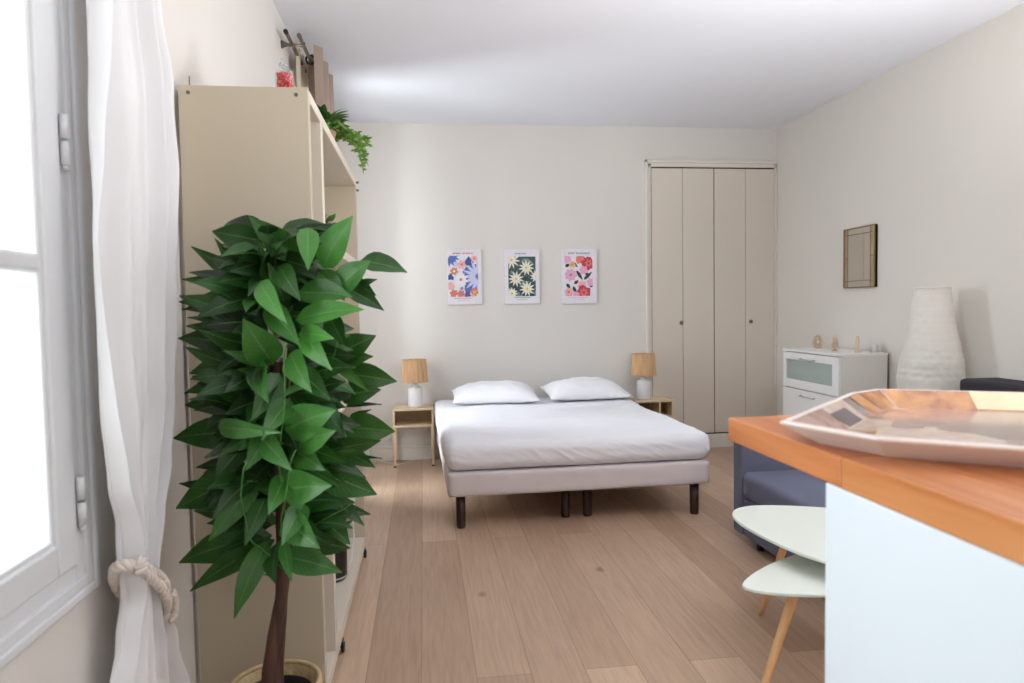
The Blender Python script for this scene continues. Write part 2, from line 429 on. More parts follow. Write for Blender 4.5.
M_sheer = translucent('sheer_curtain', (244, 244, 246), 0.5)
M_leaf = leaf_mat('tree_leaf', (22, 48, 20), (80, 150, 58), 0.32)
M_leaf2 = leaf_mat('small_leaf', (42, 84, 30), (128, 172, 66), 0.45, 0.25)
M_bark = wood('bark', (52, 32, 26), (104, 72, 60), 'Z', scale=4, rough=0.8, stretch=10)
M_twig = mat('green_stem', (70, 118, 54), 0.5)
M_basket = mat('seagrass', (204, 178, 134), 0.8, var=0.14, scale=70, bump=0.8, bscale=140, bdist=0.004)
M_soil = mat('soil', (38, 26, 22), 0.95, var=0.3, scale=60, bump=0.8, bscale=120)
M_pebble = mat('white_pebble', (240, 236, 226), 0.5, var=0.04)
M_terra = mat('plant_pot', (176, 140, 116), 0.7)
M_candy = mat('red_candy', (224, 62, 66), 0.3, var=0.3, scale=90)
M_jar = clear_glass('jar_glass', (244, 248, 250), 0.2)
M_white = mat('white_lacquer', (236, 235, 233), 0.35, var=0.008, scale=2)
M_chestside = mat('white_foil', (226, 222, 214), 0.45, var=0.008, scale=2)
M_frost = mat('frosted_glass', (166, 178, 172), 0.25, var=0.12, scale=2.5, stretch=(1, 1, 3))
M_ornwood = wood('ornament_wood', (206, 176, 150), (222, 196, 172), 'Z', rough=0.6)
M_ornpale = mat('ornament_plaster', (222, 214, 204), 0.7)
M_paper = translucent('rice_paper', (240, 236, 228), 0.35, bump=0.8, bscale=45)
M_blue = mat('sofa_fabric', (110, 113, 132), 0.9, var=0.08, scale=160, bump=0.4, bscale=500, spec=0.15)
M_char = mat('charcoal_fabric', (58, 58, 62), 0.9, var=0.1, scale=160, bump=0.4, bscale=500, spec=0.15)
M_tabletop = mat('table_lacquer', (226, 232, 222), 0.35, var=0.006, scale=2)
M_beech = wood('beech', (216, 164, 112), (232, 186, 136), 'Z', rough=0.45)
M_counter = wood('counter_wood', (176, 100, 54), (208, 136, 84), 'Y', scale=2.2, rough=0.35, stretch=11)
M_counter2 = wood('counter_wood_stave', (184, 112, 62), (212, 146, 92), 'Y', scale=2.6, rough=0.35, stretch=13)
M_panel = mat('counter_panel', (222, 230, 236), 0.4, var=0.01, scale=2)
M_gold = mat('aged_brass', (134, 116, 82), 0.45, metal=0.15, var=0.12, scale=40)
M_mirror = mat('mirror_silver', (214, 212, 204), 0.03, metal=1.0, var=0.0)
M_mirtan = mat('mirror_tinted', (196, 176, 146), 0.12, metal=0.85, var=0.05)
M_cable = mat('white_cable', (232, 230, 226), 0.5)
M_rail = mat('painted_iron', (84, 98, 104), 0.6)

# ---------------------------------------------------------------- the room
XL, XR, YB, YN, HC = -0.71, 3.145, 5.918, -1.6, 2.818
struct(MB().box((XL - 0.3, YN - 0.1, -0.06), (XR + 0.1, YB + 0.1, 0)).build('floor', M_floor))
struct(MB().box((XL - 0.3, YN - 0.1, HC), (XR + 0.1, YB + 0.1, HC + 0.08)).build('ceiling', M_ceil))
struct(MB().box((XL - 0.3, YB, 0), (XR + 0.1, YB + 0.1, HC)).build('wall_back', M_wall))
struct(MB().box((XR, YN, 0), (XR + 0.1, YB, HC)).build('wall_right', M_wallR))
struct(MB().box((XL - 0.3, YN - 0.1, 0), (XR + 0.1, YN, HC)).build('wall_front', M_wall))
W1 = (0.285, 1.533, 0.731, 2.66)          # y0, y1, z0, z1 of the two window openings
W2 = (4.12, 5.42, 0.35, 2.55)
wl = MB()
X0 = XL - 0.3
wl.box((X0, YN, 0), (XL, W1[0], HC)); wl.box((X0, W1[1], 0), (XL, W2[0], HC)); wl.box((X0, W2[1], 0), (XL, YB, HC))
for w in (W1, W2):
    wl.box((X0, w[0], 0), (XL, w[1], w[2])); wl.box((X0, w[0], w[3]), (XL, w[1], HC))
struct(wl.build('wall_left', M_wall))

def base_board(name, a, b):
    m = MB().box(a, b, 0.002)
    return struct(m.build(name, M_trim))
m = MB().box((XL, YB - 0.014, 0), (1.93, YB, 0.105), 0.002); m.box((XL, YB - 0.009, 0.105), (1.93, YB, 0.127), 0.003)
struct(m.build('baseboard_back', M_trim))
m = MB().box((XR - 0.014, YN, 0), (XR, YB, 0.105), 0.002); m.box((XR - 0.009, YN, 0.105), (XR, YB, 0.125), 0.003)
struct(m.build('baseboard_right', M_trim))
m = MB().box((XL, 1.7, 0), (XL + 0.014, YB, 0.105), 0.002)
struct(m.build('baseboard_left', M_trim))

# built-in closet: frame, plinth, four folding leaves
m = MB()
def jamb(x0, x1): 
    m.box((x0, YB - 0.022, 0), (x1, YB, 2.53), 0.004)
m.box((1.931, YB - 0.024, 0), (1.957, YB, 2.533), 0.006); m.box((1.957, YB - 0.014, 0), (1.984, YB, 2.50), 0.003)
m.box((1.931, YB - 0.024, 2.507), (3.14, YB, 2.533), 0.006); m.box((1.957, YB - 0.014, 2.474), (3.14, YB, 2.507), 0.003)
m.box((3.119, YB - 0.014, 0), (3.143, YB, 2.507), 0.003)
struct(m.build('trim_1', M_trim))
m = MB().box((1.985, YB - 0.03, 0), (3.12, YB, 0.075), 0.003); m.box((1.985, YB - 0.022, 0.075), (3.12, YB, 0.118), 0.005)
struct(m.build('trim_2', M_trim))
struct(MB().box((1.984, YB - 0.0025, 0.118), (3.119, YB - 0.0005, 2.474)).build('door_gap_shade', M_dark))  # thin dark sheet painting the shade seen in the gaps round the doors
leaves = [(1.988, 2.267), (2.270, 2.553), (2.560, 2.847), (2.850, 3.116)]
for i, (x0, x1) in enumerate(leaves):
    d = struct(MB().box((x0, YB - 0.012, 0.130), (x1, YB - 0.003, 2.462), 0.003).build('door_%d' % (i + 1), M_door))
    if i in (0, 3):
        kx = 2.244 if i == 0 else 2.888
        k = MB()
        k.lathe([(0.006, 0), (0.006, 0.012), (0.016, 0.018), (0.018, 0.026), (0.013, 0.034), (0.0, 0.036)], seg=16, cap=(True, False))
        k.bm.transform(Matrix.Translation((kx, YB - 0.012, 1.116)) @ Matrix.Rotation(PI / 2, 4, 'X'))
        ko = k.build('door_knob', M_metal, d); ko['label'] = 'small round metal knob'

# window beside the camera
fr = MB()
def ring(mb, x0, x1, ya, yb, za, zb, w, bev=0.004):
    """four bars of a rectangular frame; ya..yb / za..zb outer, w width"""
    mb.box((x0, ya, za), (x1, ya + w, zb), bev); mb.box((x0, yb - w, za), (x1, yb, zb), bev)
    mb.box((x0, ya + w, za), (x1, yb - w, za + w), bev); mb.box((x0, ya + w, zb - w), (x1, yb - w, zb), bev)
ring(fr, XL, XL + 0.010, 0.243, 1.575, 0.690, 2.72, 0.020, 0.004)
ring(fr, XL - 0.03, XL + 0.004, 0.260, 1.556, 0.708, 2.70, 0.024, 0.003)
ring(fr, XL - 0.06, XL - 0.004, 0.282, 1.536, 0.728, 2.68, 0.034, 0.004)
win = struct(fr.build('window_1', M_winpaint))
def sash(y0, y1, hinge_y=None):
    sm = MB()
    z0, z1 = 0.761, 2.64
    w = 0.077
    sm.box((XL - 0.05, y0, z0), (XL - 0.001, y0 + w, z1), 0.005); sm.box((XL - 0.05, y1 - w, z0), (XL - 0.001, y1, z1), 0.005)
    sm.box((XL - 0.05, y0 + w, z0), (XL - 0.001, y1 - w, z0 + 0.064), 0.005); sm.box((XL - 0.05, y0 + w, z1 - 0.07), (XL - 0.001, y1 - w, z1), 0.005)
    # glazing bead
    b0, b1 = y0 + w, y1 - w
    ring(sm, XL - 0.045, XL - 0.008, b0 - 0.004, b1 + 0.004, z0 + 0.060, z1 - 0.066, 0.014, 0.004)
    sm.box((XL - 0.045, b0, 1.352), (XL - 0.006, b1, 1.388), 0.008)
    so = sm.build('sash', M_winpaint, win)
    p = MB().box((XL - 0.034, b0 - 0.003, z0 + 0.06), (XL - 0.030, b1 + 0.003, 1.36)); p.build('pane', M_glass, so)
    p = MB().box((XL - 0.034, b0 - 0.003, 1.376), (XL - 0.030, b1 + 0.003, z1 - 0.066)); p.build('pane', M_glass, so)
    for hz in (0.89, 1.62, 2.4):
        h = MB()
        h.tube([(XL + 0.006, hinge_y, hz - 0.05), (XL + 0.006, hinge_y, hz - 0.003)], 0.0085, 12)
        h.tube([(XL + 0.006, hinge_y, hz + 0.003), (XL + 0.006, hinge_y, hz + 0.05)], 0.0085, 12)
        h.lathe([(0.004, -0.06), (0.006, -0.055), (0.006, -0.05)], (XL + 0.006, hinge_y, hz), 10)
        h.build('hinge', M_winpaint, win)
sash(0.911, 1.508, 1.514); sash(0.311, 0.909, 0.305)
# tall window farther along, behind the bookcase end
fr = MB(); ring(fr, XL - 0.22, XL - 0.14, W2[0], W2[1], W2[2], W2[3], 0.05)
win2 = struct(fr.build('window_2', M_winpaint))
for y0, y1 in ((W2[0] + 0.05, 4.768), (4.772, W2[1] - 0.05)):
    sm = MB(); ring(sm, XL - 0.20, XL - 0.16, y0, y1, W2[2] + 0.05, W2[3] - 0.05, 0.06)
    sm.box((XL - 0.2, y0 + 0.06, 1.4), (XL - 0.165, y1 - 0.06, 1.43))
    so = sm.build('sash', M_winpaint, win2)
    MB().box((XL - 0.184, y0 + 0.055, W2[2] + 0.1), (XL - 0.18, y1 - 0.055, W2[3] - 0.1)).build('pane', M_glass, so)
# iron rail outside the near window
rl = thing('balcony_railing', 'painted iron railing outside the near window', 'railing', (XL - 0.36, 0.7, 0.7))
r = MB().tube([(XL - 0.36, 0.1, 0.83), (XL - 0.36, 1.95, 0.83)], 0.016); r.tube([(XL - 0.36, 1.95, 0.40), (XL - 0.36, 1.95, 0.86)], 0.02); r.build('handrail', M_rail, rl)
r = MB()
for k in range(14): r.tube([(XL - 0.36, 0.12 + k * 0.134, 0.45), (XL - 0.36, 0.12 + k * 0.134, 0.83)], 0.008, 8)
r.build('balusters', M_rail, rl)

# ---------------------------------------------------------------- bed
BX, BY, BW, BL, BA = 0.116, 3.935, 1.573, 1.93, 0.0163
bed = thing('bed', 'low double bed with pale fabric base and dark wooden legs', 'bed', (BX, BY, 0))
bed.rotation_euler = (0, 0, BA)
Rb = Matrix.Translation((BX, BY, 0)) @ Matrix.Rotation(BA, 4, 'Z')
def bl(mb):                     # bed coordinates -> world
    mb.bm.transform(Rb); return mb
def soft_box(mb, a, b, r, n, disp, bottom=True):
    """rounded, finely divided box pushed about by disp(p, normal)"""
    c = [(a[i] + b[i]) / 2 for i in range(3)]; h = [(b[i] - a[i]) / 2 for i in range(3)]
    t = bmesh.new(); bmesh.ops.create_cube(t, size=2.0)
    for v in t.verts: v.co = Vector((v.co.x * h[0], v.co.y * h[1], v.co.z * h[2]))
    for ax in range(3):
        for k in range(1, n[ax]):
            q = -h[ax] + 2 * h[ax] * k / n[ax]
            no = [0, 0, 0]; no[ax] = 1; co = [0, 0, 0]; co[ax] = q
            bmesh.ops.bisect_plane(t, geom=list(t.verts) + list(t.edges) + list(t.faces), plane_co=co, plane_no=no)
    for v in t.verts:
        p = v.co.copy()
        inn = Vector([max(-(h[i] - r), min(h[i] - r, p[i])) for i in range(3)])
        d = p - inn
        nn = d.normalized() if d.length > 1e-6 else Vector((0, 0, 1))
        if d.length > 1e-6: p = inn + nn * min(r, d.length)
        v.co = p + Vector(c)
        v.co += disp(v.co, nn)
    mb._add(t, True, 0); return mb
def d_base(p, n):
    return n * (0.004 * noise.noise(p * 4) + 0.0025 * noise.noise(Vector((p.x * 5, p.y * 5, p.z * 22))))
bl(soft_box(MB(), (0, 0, 0.193), (BW, BL, 0.337), 0.018, (50, 40, 8), d_base)).build('bed_base', M_boxspring, bed)
for x, y in ((0.075, 0.07), (BW - 0.075, 0.07), (0.715, 0.16), (0.85, 0.155), (0.075, BL - 0.07), (BW - 0.075, BL - 0.07)):
    t = MB().lathe([(0.024, 0), (0.0265, 0.012), (0.0285, 0.196)], (x, y, 0), 20)
    bl(t).build('leg', M_legwood, bed)
def ridge(q):
    return 1 - min(1.0, abs(noise.noise(q)) * 3.2)
def d_sheet(p, n):
    q = Vector((p.x, p.y, p.z)); side = 1 - abs(n.z)
    a = 0.004 * noise.noise(q * 2.2)
    top = max(0, n.z)
    a += top * (0.007 * noise.noise(Vector((p.x * 1.3, p.y * 3.5, 0))) + 0.0035 * ridge(Vector((p.x * 1.2 + p.y * 1.5, p.y * 2.4 - p.x, 3))) ** 2)
    if n.y < -0.3:
        d1 = Vector((p.x * 7 + p.z * 16, p.z * 5 - p.x * 1.2, 1.0)); d2_ = Vector((p.x * 15 + p.z * 26, p.z * 6, 5.0))
        a += side * (0.008 * ridge(d1) ** 2 + 0.004 * ridge(d2_) ** 2) * (0.55 + 0.8 * noise.noise(Vector((p.x * 2.2, 1, 2)))) - 0.004 * side
    if abs(n.x) > 0.3:
        a += side * (0.009 * ridge(Vector((p.y * 6 + p.z * 12, p.z * 4, 9.0))) ** 2)
    if p.z < 0.365: a += 0.007 * noise.noise(Vector((p.x * 9, p.y * 9, 0))) * side
    if n.z > 0.6:                       # turned-back fold near the pillows
        e = (p.y - (1.30 + 0.02 * math.sin(p.x * 5)))
        a += 0.011 * (1 / (1 + math.exp(-e / 0.012)))
    return n * a
sh = soft_box(MB(), (-0.012, -0.012, 0.341), (BW + 0.012, BL, 0.507), 0.065, (210, 190, 22), d_sheet)
sheet = bl(sh).build('sheeted_mattress', M_linen, bed)
sheet['label'] = 'thick mattress under a smooth tucked white sheet'

def pillow(name, cx, cy, z, a, b, h, rot, tilt, seed, label):
    mb = MB()
    def f(sgn):
        def g(u, v):
            U, V = u * 2 - 1, v * 2 - 1
            fl = max(0, 1 - abs(U) ** 3.2) * max(0, 1 - abs(V) ** 3.0)
            t = fl ** 0.72
            x = a * U * (1 - 0.05 * (1 - V * V)); y = b * V * (1 - 0.07 * (1 - U * U))
            q = Vector((U * 2 + seed, V * 2, sgn))
            zz = sgn * h * t * (1.0 if sgn > 0 else 0.38) + 0.010 * noise.noise(q * 1.6) * (0.3 + t) + 0.005 * noise.noise(q * 4)
            zz += sgn * 0.006 * t * (ridge(Vector((U * 2.4 + V * 1.5 + seed, V * 2.2 - U, 2))) ** 2 - 0.4) if sgn > 0 else 0
            zz += 0.018 * max(0, abs(U) - 0.85) / 0.15 * noise.noise(Vector((V * 4 + seed, sgn, U)))
            return Vector((x, y, zz))
        return g
    mb.grid(f(1), 44, 34); mb.grid(f(-1), 44, 34)
    bmesh.ops.remove_doubles(mb.bm, verts=list(mb.bm.verts), dist=0.004)
    mb.bm.transform(Matrix.Translation((cx, cy, z)) @ Matrix.Rotation(rot, 4, 'Z') @ Matrix.Rotation(tilt, 4, 'X'))
    o = mb.build(name, M_pillow, None, (cx, cy, z - 0.05))
    return tag(o, label, 'pillow', 'pillows at the head of the bed')
pillow('pillow', 0.555, 5.56, 0.570, 0.346, 0.235, 0.108, -0.03, 0.10, 1.3, 'plump white pillow on the bed, next to the nightstand below the blue print')
pillow('pillow', 1.302, 5.58, 0.570, 0.336, 0.235, 0.110, 0.03, 0.09, 7.7, 'plump white pillow on the bed, nearer the closet doors')

# ---------------------------------------------------------------- nightstands
def nightstand(x0, label):
    x1, y0, y1 = x0 + 0.328, 5.635, 5.895
    t = thing('nightstand', label, 'nightstand', ((x0 + x1) / 2, (y0 + y1) / 2, 0), 'pale wooden nightstands')
    MB().box((x0, y0, 0.457), (x1, y1, 0.475), 0.002).build('top_panel', M_oak, t)
    MB().box((x0, y0, 0.322), (x1, y1, 0.340), 0.002).build('bottom_panel', M_oak, t)
    for x in (x0, x1 - 0.016): MB().box((x, y0, 0.340), (x + 0.016, y1, 0.457), 0.001).build('side_panel', M_oakz, t)
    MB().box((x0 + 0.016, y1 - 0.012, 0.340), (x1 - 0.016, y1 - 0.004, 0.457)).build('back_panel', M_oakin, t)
    for x in (x0 + 0.012, x1 - 0.012):
        for y in (y0 + 0.014, y1 - 0.02):
            g = MB(); g.box((x - 0.0115, y - 0.0115, 0.012), (x + 0.0115, y + 0.0115, 0.322), 0.003)
            lg = g.build('leg', M_oakz, t)
            MB().lathe([(0.012, 0), (0.012, 0.013)], (x, y, 0), 12).build('foot', M_black, lg)
    return t
ns1 = nightstand(-0.264, 'pale wooden nightstand with open cubby, below the blue flower print')
ns2 = dup(ns1, (1.915, 5.765, 0), 'pale wooden nightstand with open cubby, beside the closet frame')
# the far one has a middle post in its cubby
MB().box((1.955, 5.64, 0.340), (1.966, 5.88, 0.457)).build('divider', M_oakz, ns2)

def table_lamp(x, y, z, label):
    t = thing('table_lamp', label, 'lamp', (x, y, z), 'bedside lamps with straw shades')
    MB().lathe([(0.055, 0), (0.059, 0.006), (0.059, 0.146), (0.055, 0.158), (0.036, 0.168), (0.028, 0.173), (0.028, 0.186), (0.020, 0.188)], (x, y, z), 32).build('lamp_base', M_ceramic, t)
    MB().lathe([(0.012, 0.178), (0.012, 0.225)], (x, y, z), 12).build('socket', M_ornpale, t)
    s = MB()
    n = 144
    for (ra, za, rb, zb) in ((0.106, 0.203, 0.094, 0.388),):
        rows = []
        for j in range(7):
            u = j / 6; rr = ra + (rb - ra) * u; zz = za + (zb - za) * u
            row = []
            for k in range(n):
                a = 2 * PI * k / n
                q = rr + (0.0022 if k % 2 else -0.0012) + 0.0016 * noise.noise(Vector((k * 1.7, u * 2, x)))
                dz = 0.004 * noise.noise(Vector((k * 0.9, 5, x))) if j in (0, 6) else 0
                row.append(s.bm.verts.new((x + q * math.cos(a), y + q * math.sin(a), z + zz + dz)))
            rows.append(row)
        for A, B in zip(rows, rows[1:]):
            for k in range(n):
                f = s.bm.faces.new((A[k], A[(k + 1) % n], B[(k + 1) % n], B[k])); f.smooth = False
    sh = s.build('lamp_shade', M_raffia, t)
    for rr, zz in ((0.097, 0.385), (0.107, 0.210)):
        MB().tube([(x + rr * math.cos(2 * PI * k / 40), y + rr * math.sin(2 * PI * k / 40), z + zz) for k in range(40)], 0.003, 6, closed=True).build('hoop', M_raffia, sh)
    MB().lathe([(0.0, 0.222), (0.022, 0.238), (0.028, 0.262), (0.020, 0.285), (0.0, 0.294)], (x, y, z), 16, cap=(False, False)).build('bulb', M_ceramic, t)
    return t
tl1 = table_lamp(-0.082, 5.755, 0.475, 'straw shaded lamp with white bottle base, on the nightstand below the blue print')
tl2 = dup(tl1, (1.857, 5.755, 0.475), 'straw shaded lamp with white bottle base, standing by the closet frame', rotz=0.6)
cb = MB().tube([(-0.10, 5.905, 0.47), (-0.22, 5.908, 0.44), (-0.268, 5.905, 0.36), (-0.272, 5.900, 0.25), (-0.300, 5.90, 0.172)], 0.0028, 8)
tag(cb.build('lamp_cable', M_cable, None, (-0.26, 5.9, 0.17)), 'thin white cable running from the lamp to the wall outlet', 'cable')
cb = MB().tube([(-0.40, 5.895, 0.006), (-0.33, 5.84, 0.004), (-0.24, 5.74, 0.004), (-0.20, 5.78, 0.004), (-0.12, 5.87, 0.004), (-0.10, 5.897, 0.006)], 0.003, 8)
tag(cb.build('floor_cable', M_cable, None, (-0.25, 5.8, 0)), 'pale cable looped on the floor under the nightstand', 'cable')
ot = thing('wall_outlet', 'round pale wall outlet above the skirting near the nightstand', 'outlet', (-0.303, YB, 0.172))
o1 = MB().lathe([(0.034, 0), (0.036, 0.004), (0.032, 0.010)], seg=28); o1.bm.transform(Matrix.Translation((-0.303, YB, 0.172)) @ Matrix.Rotation(PI / 2, 4, 'X')); o1.build('cover', M_white, ot)
o1 = MB().lathe([(0.020, 0.0105), (0.018, 0.0108)], seg=24); o1.bm.transform(Matrix.Translation((-0.303, YB, 0.172)) @ Matrix.Rotation(PI / 2, 4, 'X')); o1.build('socket', M_ornpale, ot)
tag(MB().box((-0.70, 5.79, 0.0), (-0.474, 5.895, 0.165), 0.008).build('white_box', M_white, None, (-0.587, 5.84, 0)), 'low glossy white box on the floor in the corner behind the potted tree', 'box')

# ---------------------------------------------------------------- three flower prints
PC = {k: mat('print_' + k, c, 0.6, var=0.05, scale=60) for k, c in dict(
    paper=(232, 228, 234), white=(240, 238, 240), blue=(90, 110, 180), navy=(66, 80, 140), lav=(206, 208, 236), orange=(216, 134, 106), pink=(238, 178, 178),
    rose=(236, 168, 206), red=(196, 62, 86), green=(58, 84, 84), dgreen=(40, 62, 66), sage=(118, 142, 136), cream=(236, 230, 212), yellow=(220, 190, 110), grey=(150, 146, 160), coral=(232, 120, 110)).items()}
PK = list(PC)
def art_print(x0, x1, z0, z1, label, ax, az, bgc, draw, headc, glyphs, footer):
    t = thing('art_print', label, 'picture', ((x0 + x1) / 2, YB, z0), 'flower prints above the bed')
    MB().box((x0, YB - 0.018, z0), (x1, YB - 0.001, z1), 0.002).build('canvas', PC['paper'], t)
    W, H = x1 - x0, z1 - z0
    a0, a1 = x0 + ax[0] * W, x0 + ax[1] * W; b1, b0 = z1 - az[0] * H, z1 - az[1] * H
    mb = MB(); lay = [0]
    def clip(v): return (min(a1, max(a0, v[0])), min(b1, max(b0, v[1])))
    def poly(pts, c):
        lay[0] += 1; y = YB - 0.0184 - 0.000022 * lay[0]
        # clip to the printed area (Sutherland-Hodgman)
        P = [(a0 + p[0] * (a1 - a0), b1 - p[1] * (a1 - a0)) for p in pts]
        for ins, inter in ((lambda p: p[0] >= a0, lambda p, q: (a0, p[1] + (q[1] - p[1]) * (a0 - p[0]) / (q[0] - p[0]))),
                           (lambda p: p[0] <= a1, lambda p, q: (a1, p[1] + (q[1] - p[1]) * (a1 - p[0]) / (q[0] - p[0]))),
                           (lambda p: p[1] >= b0, lambda p, q: (p[0] + (q[0] - p[0]) * (b0 - p[1]) / (q[1] - p[1]), b0)),
                           (lambda p: p[1] <= b1, lambda p, q: (p[0] + (q[0] - p[0]) * (b1 - p[1]) / (q[1] - p[1]), b1))):
            out = []
            for i in range(len(P)):
                p, q = P[i - 1], P[i]
                if ins(q):
                    if not ins(p): out.append(inter(p, q))
                    out.append(q)
                elif ins(p): out.append(inter(p, q))
            P = out
            if len(P) < 3: return
        mb.poly([(p[0], y, p[1]) for p in P][::-1], PK.index(c))
    def petal(cx, cy, ang, l, w, c, r0=0.0):
        dx, dy = math.cos(ang), math.sin(ang); pts = []
        for k in range(7):
            u = k / 6; pts.append((cx + dx * (r0 + l * u) - dy * w * math.sin(PI * u ** 0.8), cy + dy * (r0 + l * u) + dx * w * math.sin(PI * u ** 0.8)))
        for k in range(5, 0, -1):
            u = k / 6; pts.append((cx + dx * (r0 + l * u) + dy * w * math.sin(PI * u ** 0.8), cy + dy * (r0 + l * u) - dx * w * math.sin(PI * u ** 0.8)))
        poly(pts, c)
    def disc(cx, cy, r, c, n=12, rag=0.0):
        poly([(cx + r * (1 + rag * math.sin(k * 2.4)) * math.cos(2 * PI * k / n), cy + r * (1 + rag * math.sin(k * 2.4)) * math.sin(2 * PI * k / n)) for k in range(n)], c)
    def flower(cx, cy, n, l, w, c, cc, rc, a0_=0.2):
        for k in range(n): petal(cx, cy, a0_ + 2 * PI * k / n, l, w, c)
        disc(cx, cy, rc, cc)
    hh = (b1 - b0) / (a1 - a0)
    poly([(0, 0), (1, 0), (1, hh), (0, hh)], bgc)
    draw(poly, petal, disc, flower, hh)
    mb.build('artwork', [PC[k] for k in PK], t, recalc=False)
    g = MB(); x = x0 + glyphs[0] * W; zt = z1 - 0.075 * H; zs = 0.013
    for n, wd in glyphs[1]:                                  # small block heading: runs of letter-like strokes
        for k in range(n):
            w = wd * (0.72 + 0.3 * ((k * 7) % 3) / 2)
            g.box((x, YB - 0.0188, zt - zs / 2), (x + w * 0.3, YB - 0.018, zt + zs / 2))
            g.box((x, YB - 0.0188, zt + (zs / 2 - 0.004) * (1 if k % 2 else -1) - 0.002), (x + w * 0.8, YB - 0.018, zt + (zs / 2 - 0.004) * (1 if k % 2 else -1) + 0.002))
            if k % 3 != 1: g.box((x + w * 0.55, YB - 0.0188, zt - zs / 2), (x + w * 0.8, YB - 0.018, zt + zs / 2))
            x += w
        x += wd * 0.8
    g.build('heading', PC[headc], t)
    f = MB(); f.box((x0 + footer[0] * W, YB - 0.0186, z1 - 0.892 * H), (x0 + footer[1] * W, YB - 0.018, z1 - 0.882 * H)); f.box((x0 + (footer[0] + .1) * W, YB - 0.0186, z1 - 0.925 * H), (x0 + (footer[1] - .1) * W, YB - 0.018, z1 - 0.919 * H))
    f.build('footer', PC[footer[2]], t)
def draw1(poly, petal, disc, flower, hh):
    disc(0.86, 0.70, 0.40, 'blue', 14, 0.10); disc(0.70, 0.22, 0.16, 'navy', 8, 0.3); disc(0.75, 1.05, 0.24, 'blue', 9, 0.25)
    for k in range(9): petal(1.02, 0.70, PI * 0.52 + PI * 0.96 * k / 8, 0.50, 0.055, 'lav', 0.08)
    for k in range(5): petal(0.05, 0.02, -0.1 + 0.42 * k, 0.36, 0.06, 'blue')
    disc(0.28, 0.30, 0.10, 'lav', 9, .2)
    flower(0.46, 0.30, 6, 0.17, 0.06, 'pink', 'coral', 0.05); flower(0.88, 0.10, 6, 0.13, 0.05, 'pink', 'orange', 0.04)
    flower(0.20, 0.52, 6, 0.15, 0.055, 'orange', 'cream', 0.04); disc(0.08, 0.72, 0.11, 'navy', 8, .3); disc(0.08, 1.02, 0.14, 'pink', 8, .2)
    flower(0.42, 0.80, 10, 0.25, 0.055, 'white', 'coral', 0.055)
    flower(0.18, 1.26, 6, 0.15, 0.06, 'orange', 'coral', 0.05); flower(0.42, 1.28, 6, 0.15, 0.06, 'coral', 'grey', 0.06); flower(0.87, 1.22, 6, 0.16, 0.06, 'orange', 'yellow', 0.05)
    flower(0.64, 1.32, 5, 0.12, 0.05, 'navy', 'blue', 0.04); flower(0.80, 1.36, 5, 0.08, 0.04, 'pink', 'rose', 0.03); disc(0.45, 1.1, 0.06, 'grey', 7)
def draw2(poly, petal, disc, flower, hh):
    for cx, cy, a, l in ((0.1, 0.5, 1.1, .5), (0.5, 0.1, .4, .5), (0.75, 0.75, 2.2, .5), (0.3, 1.1, 2.6, .5), (0.9, 1.25, 1.2, .4), (0.2, 1.3, .5, .4), (0.85, 0.25, 2.0, .4), (.55, .95, .9, .5)):
        petal(cx, cy, a, l, 0.11, 'sage'); petal(cx + .05, cy + .1, a + 1.2, l * .8, 0.08, 'dgreen')
    for cx, cy, r in ((0.12, 0.12, 0.34), (0.66, 0.40, 0.30), (0.28, 0.80, 0.30), (0.68, 1.16, 0.30), (1.02, 0.72, 0.24), (0.12, 1.32, 0.22)):
        flower(cx, cy, 11, r, 0.036, 'cream', 'yellow', 0.045, cx)
def draw3(poly, petal, disc, flower, hh):
    for cx, cy, a, l in ((0.42, 0.50, 1.0, .42), (0.68, 0.84, -0.75, .42), (0.02, 0.36, -.4, .2), (0.06, 0.96, .9, .22), (0.34, 0.98, -.7, .2), (0.3, 1.05, 1.2, .3), (0.5, 0.02, .3, .3), (.9, 1.1, -.8, .2), (.1, 1.4, -.5, .2), (0.25, 0.2, .7, .3)):
        petal(cx, cy, a, l, 0.06, 'dgreen')
    disc(0.08, 0.10, 0.16, 'rose', 9, .15); flower(0.22, 0.66, 8, 0.24, 0.09, 'rose', 'grey', 0.05); disc(0.55, 0.12, 0.16, 'coral', 9, .2)
    flower(0.28, 0.30, 6, 0.14, 0.04, 'yellow', 'orange', 0.04); disc(0.84, 0.28, 0.24, 'red', 11, .2); flower(0.86, 0.26, 6, 0.16, 0.04, 'coral', 'red', 0.05)
    flower(0.68, 0.50, 6, 0.18, 0.07, 'rose', 'pink', 0.05); flower(0.62, 1.02, 7, 0.18, 0.07, 'pink', 'rose', 0.05); flower(0.92, 0.92, 6, 0.16, 0.06, 'rose', 'pink', 0.05)
    disc(0.66, 1.28, 0.25, 'red', 12, .18); flower(0.68, 1.28, 7, 0.17, 0.045, 'coral', 'red', 0.05); flower(0.14, 1.26, 6, 0.18, 0.07, 'pink', 'coral', 0.05); disc(0.40, 1.36, 0.12, 'rose', 9, .15); disc(0.8, 0.64, .06, 'dgreen', 7)
art_print(0.205, 0.494, 1.307, 1.770, 'framed print of blue, orange and white flowers with a coral heading', (0.03, 0.90), (0.113, 0.86), 'paper', draw1, 'coral', (0.17, [(5, 0.017), (6, 0.017)]), (0.2, 0.72, 'coral'))
art_print(0.690, 0.991, 1.305, 1.766, 'framed print of cream daisies on dark green leaves', (0.11, 0.89), (0.132, 0.862), 'green', draw2, 'grey', (0.31, [(8, 0.014)]), (0.26, 0.74, 'sage'))
art_print(1.182, 1.492, 1.298, 1.766, 'framed print of pink and red flowers with green leaves', (0.09, 0.88), (0.124, 0.857), 'paper', draw3, 'grey', (0.20, [(4, 0.016), (9, 0.016)]), (0.24, 0.74, 'rose'))

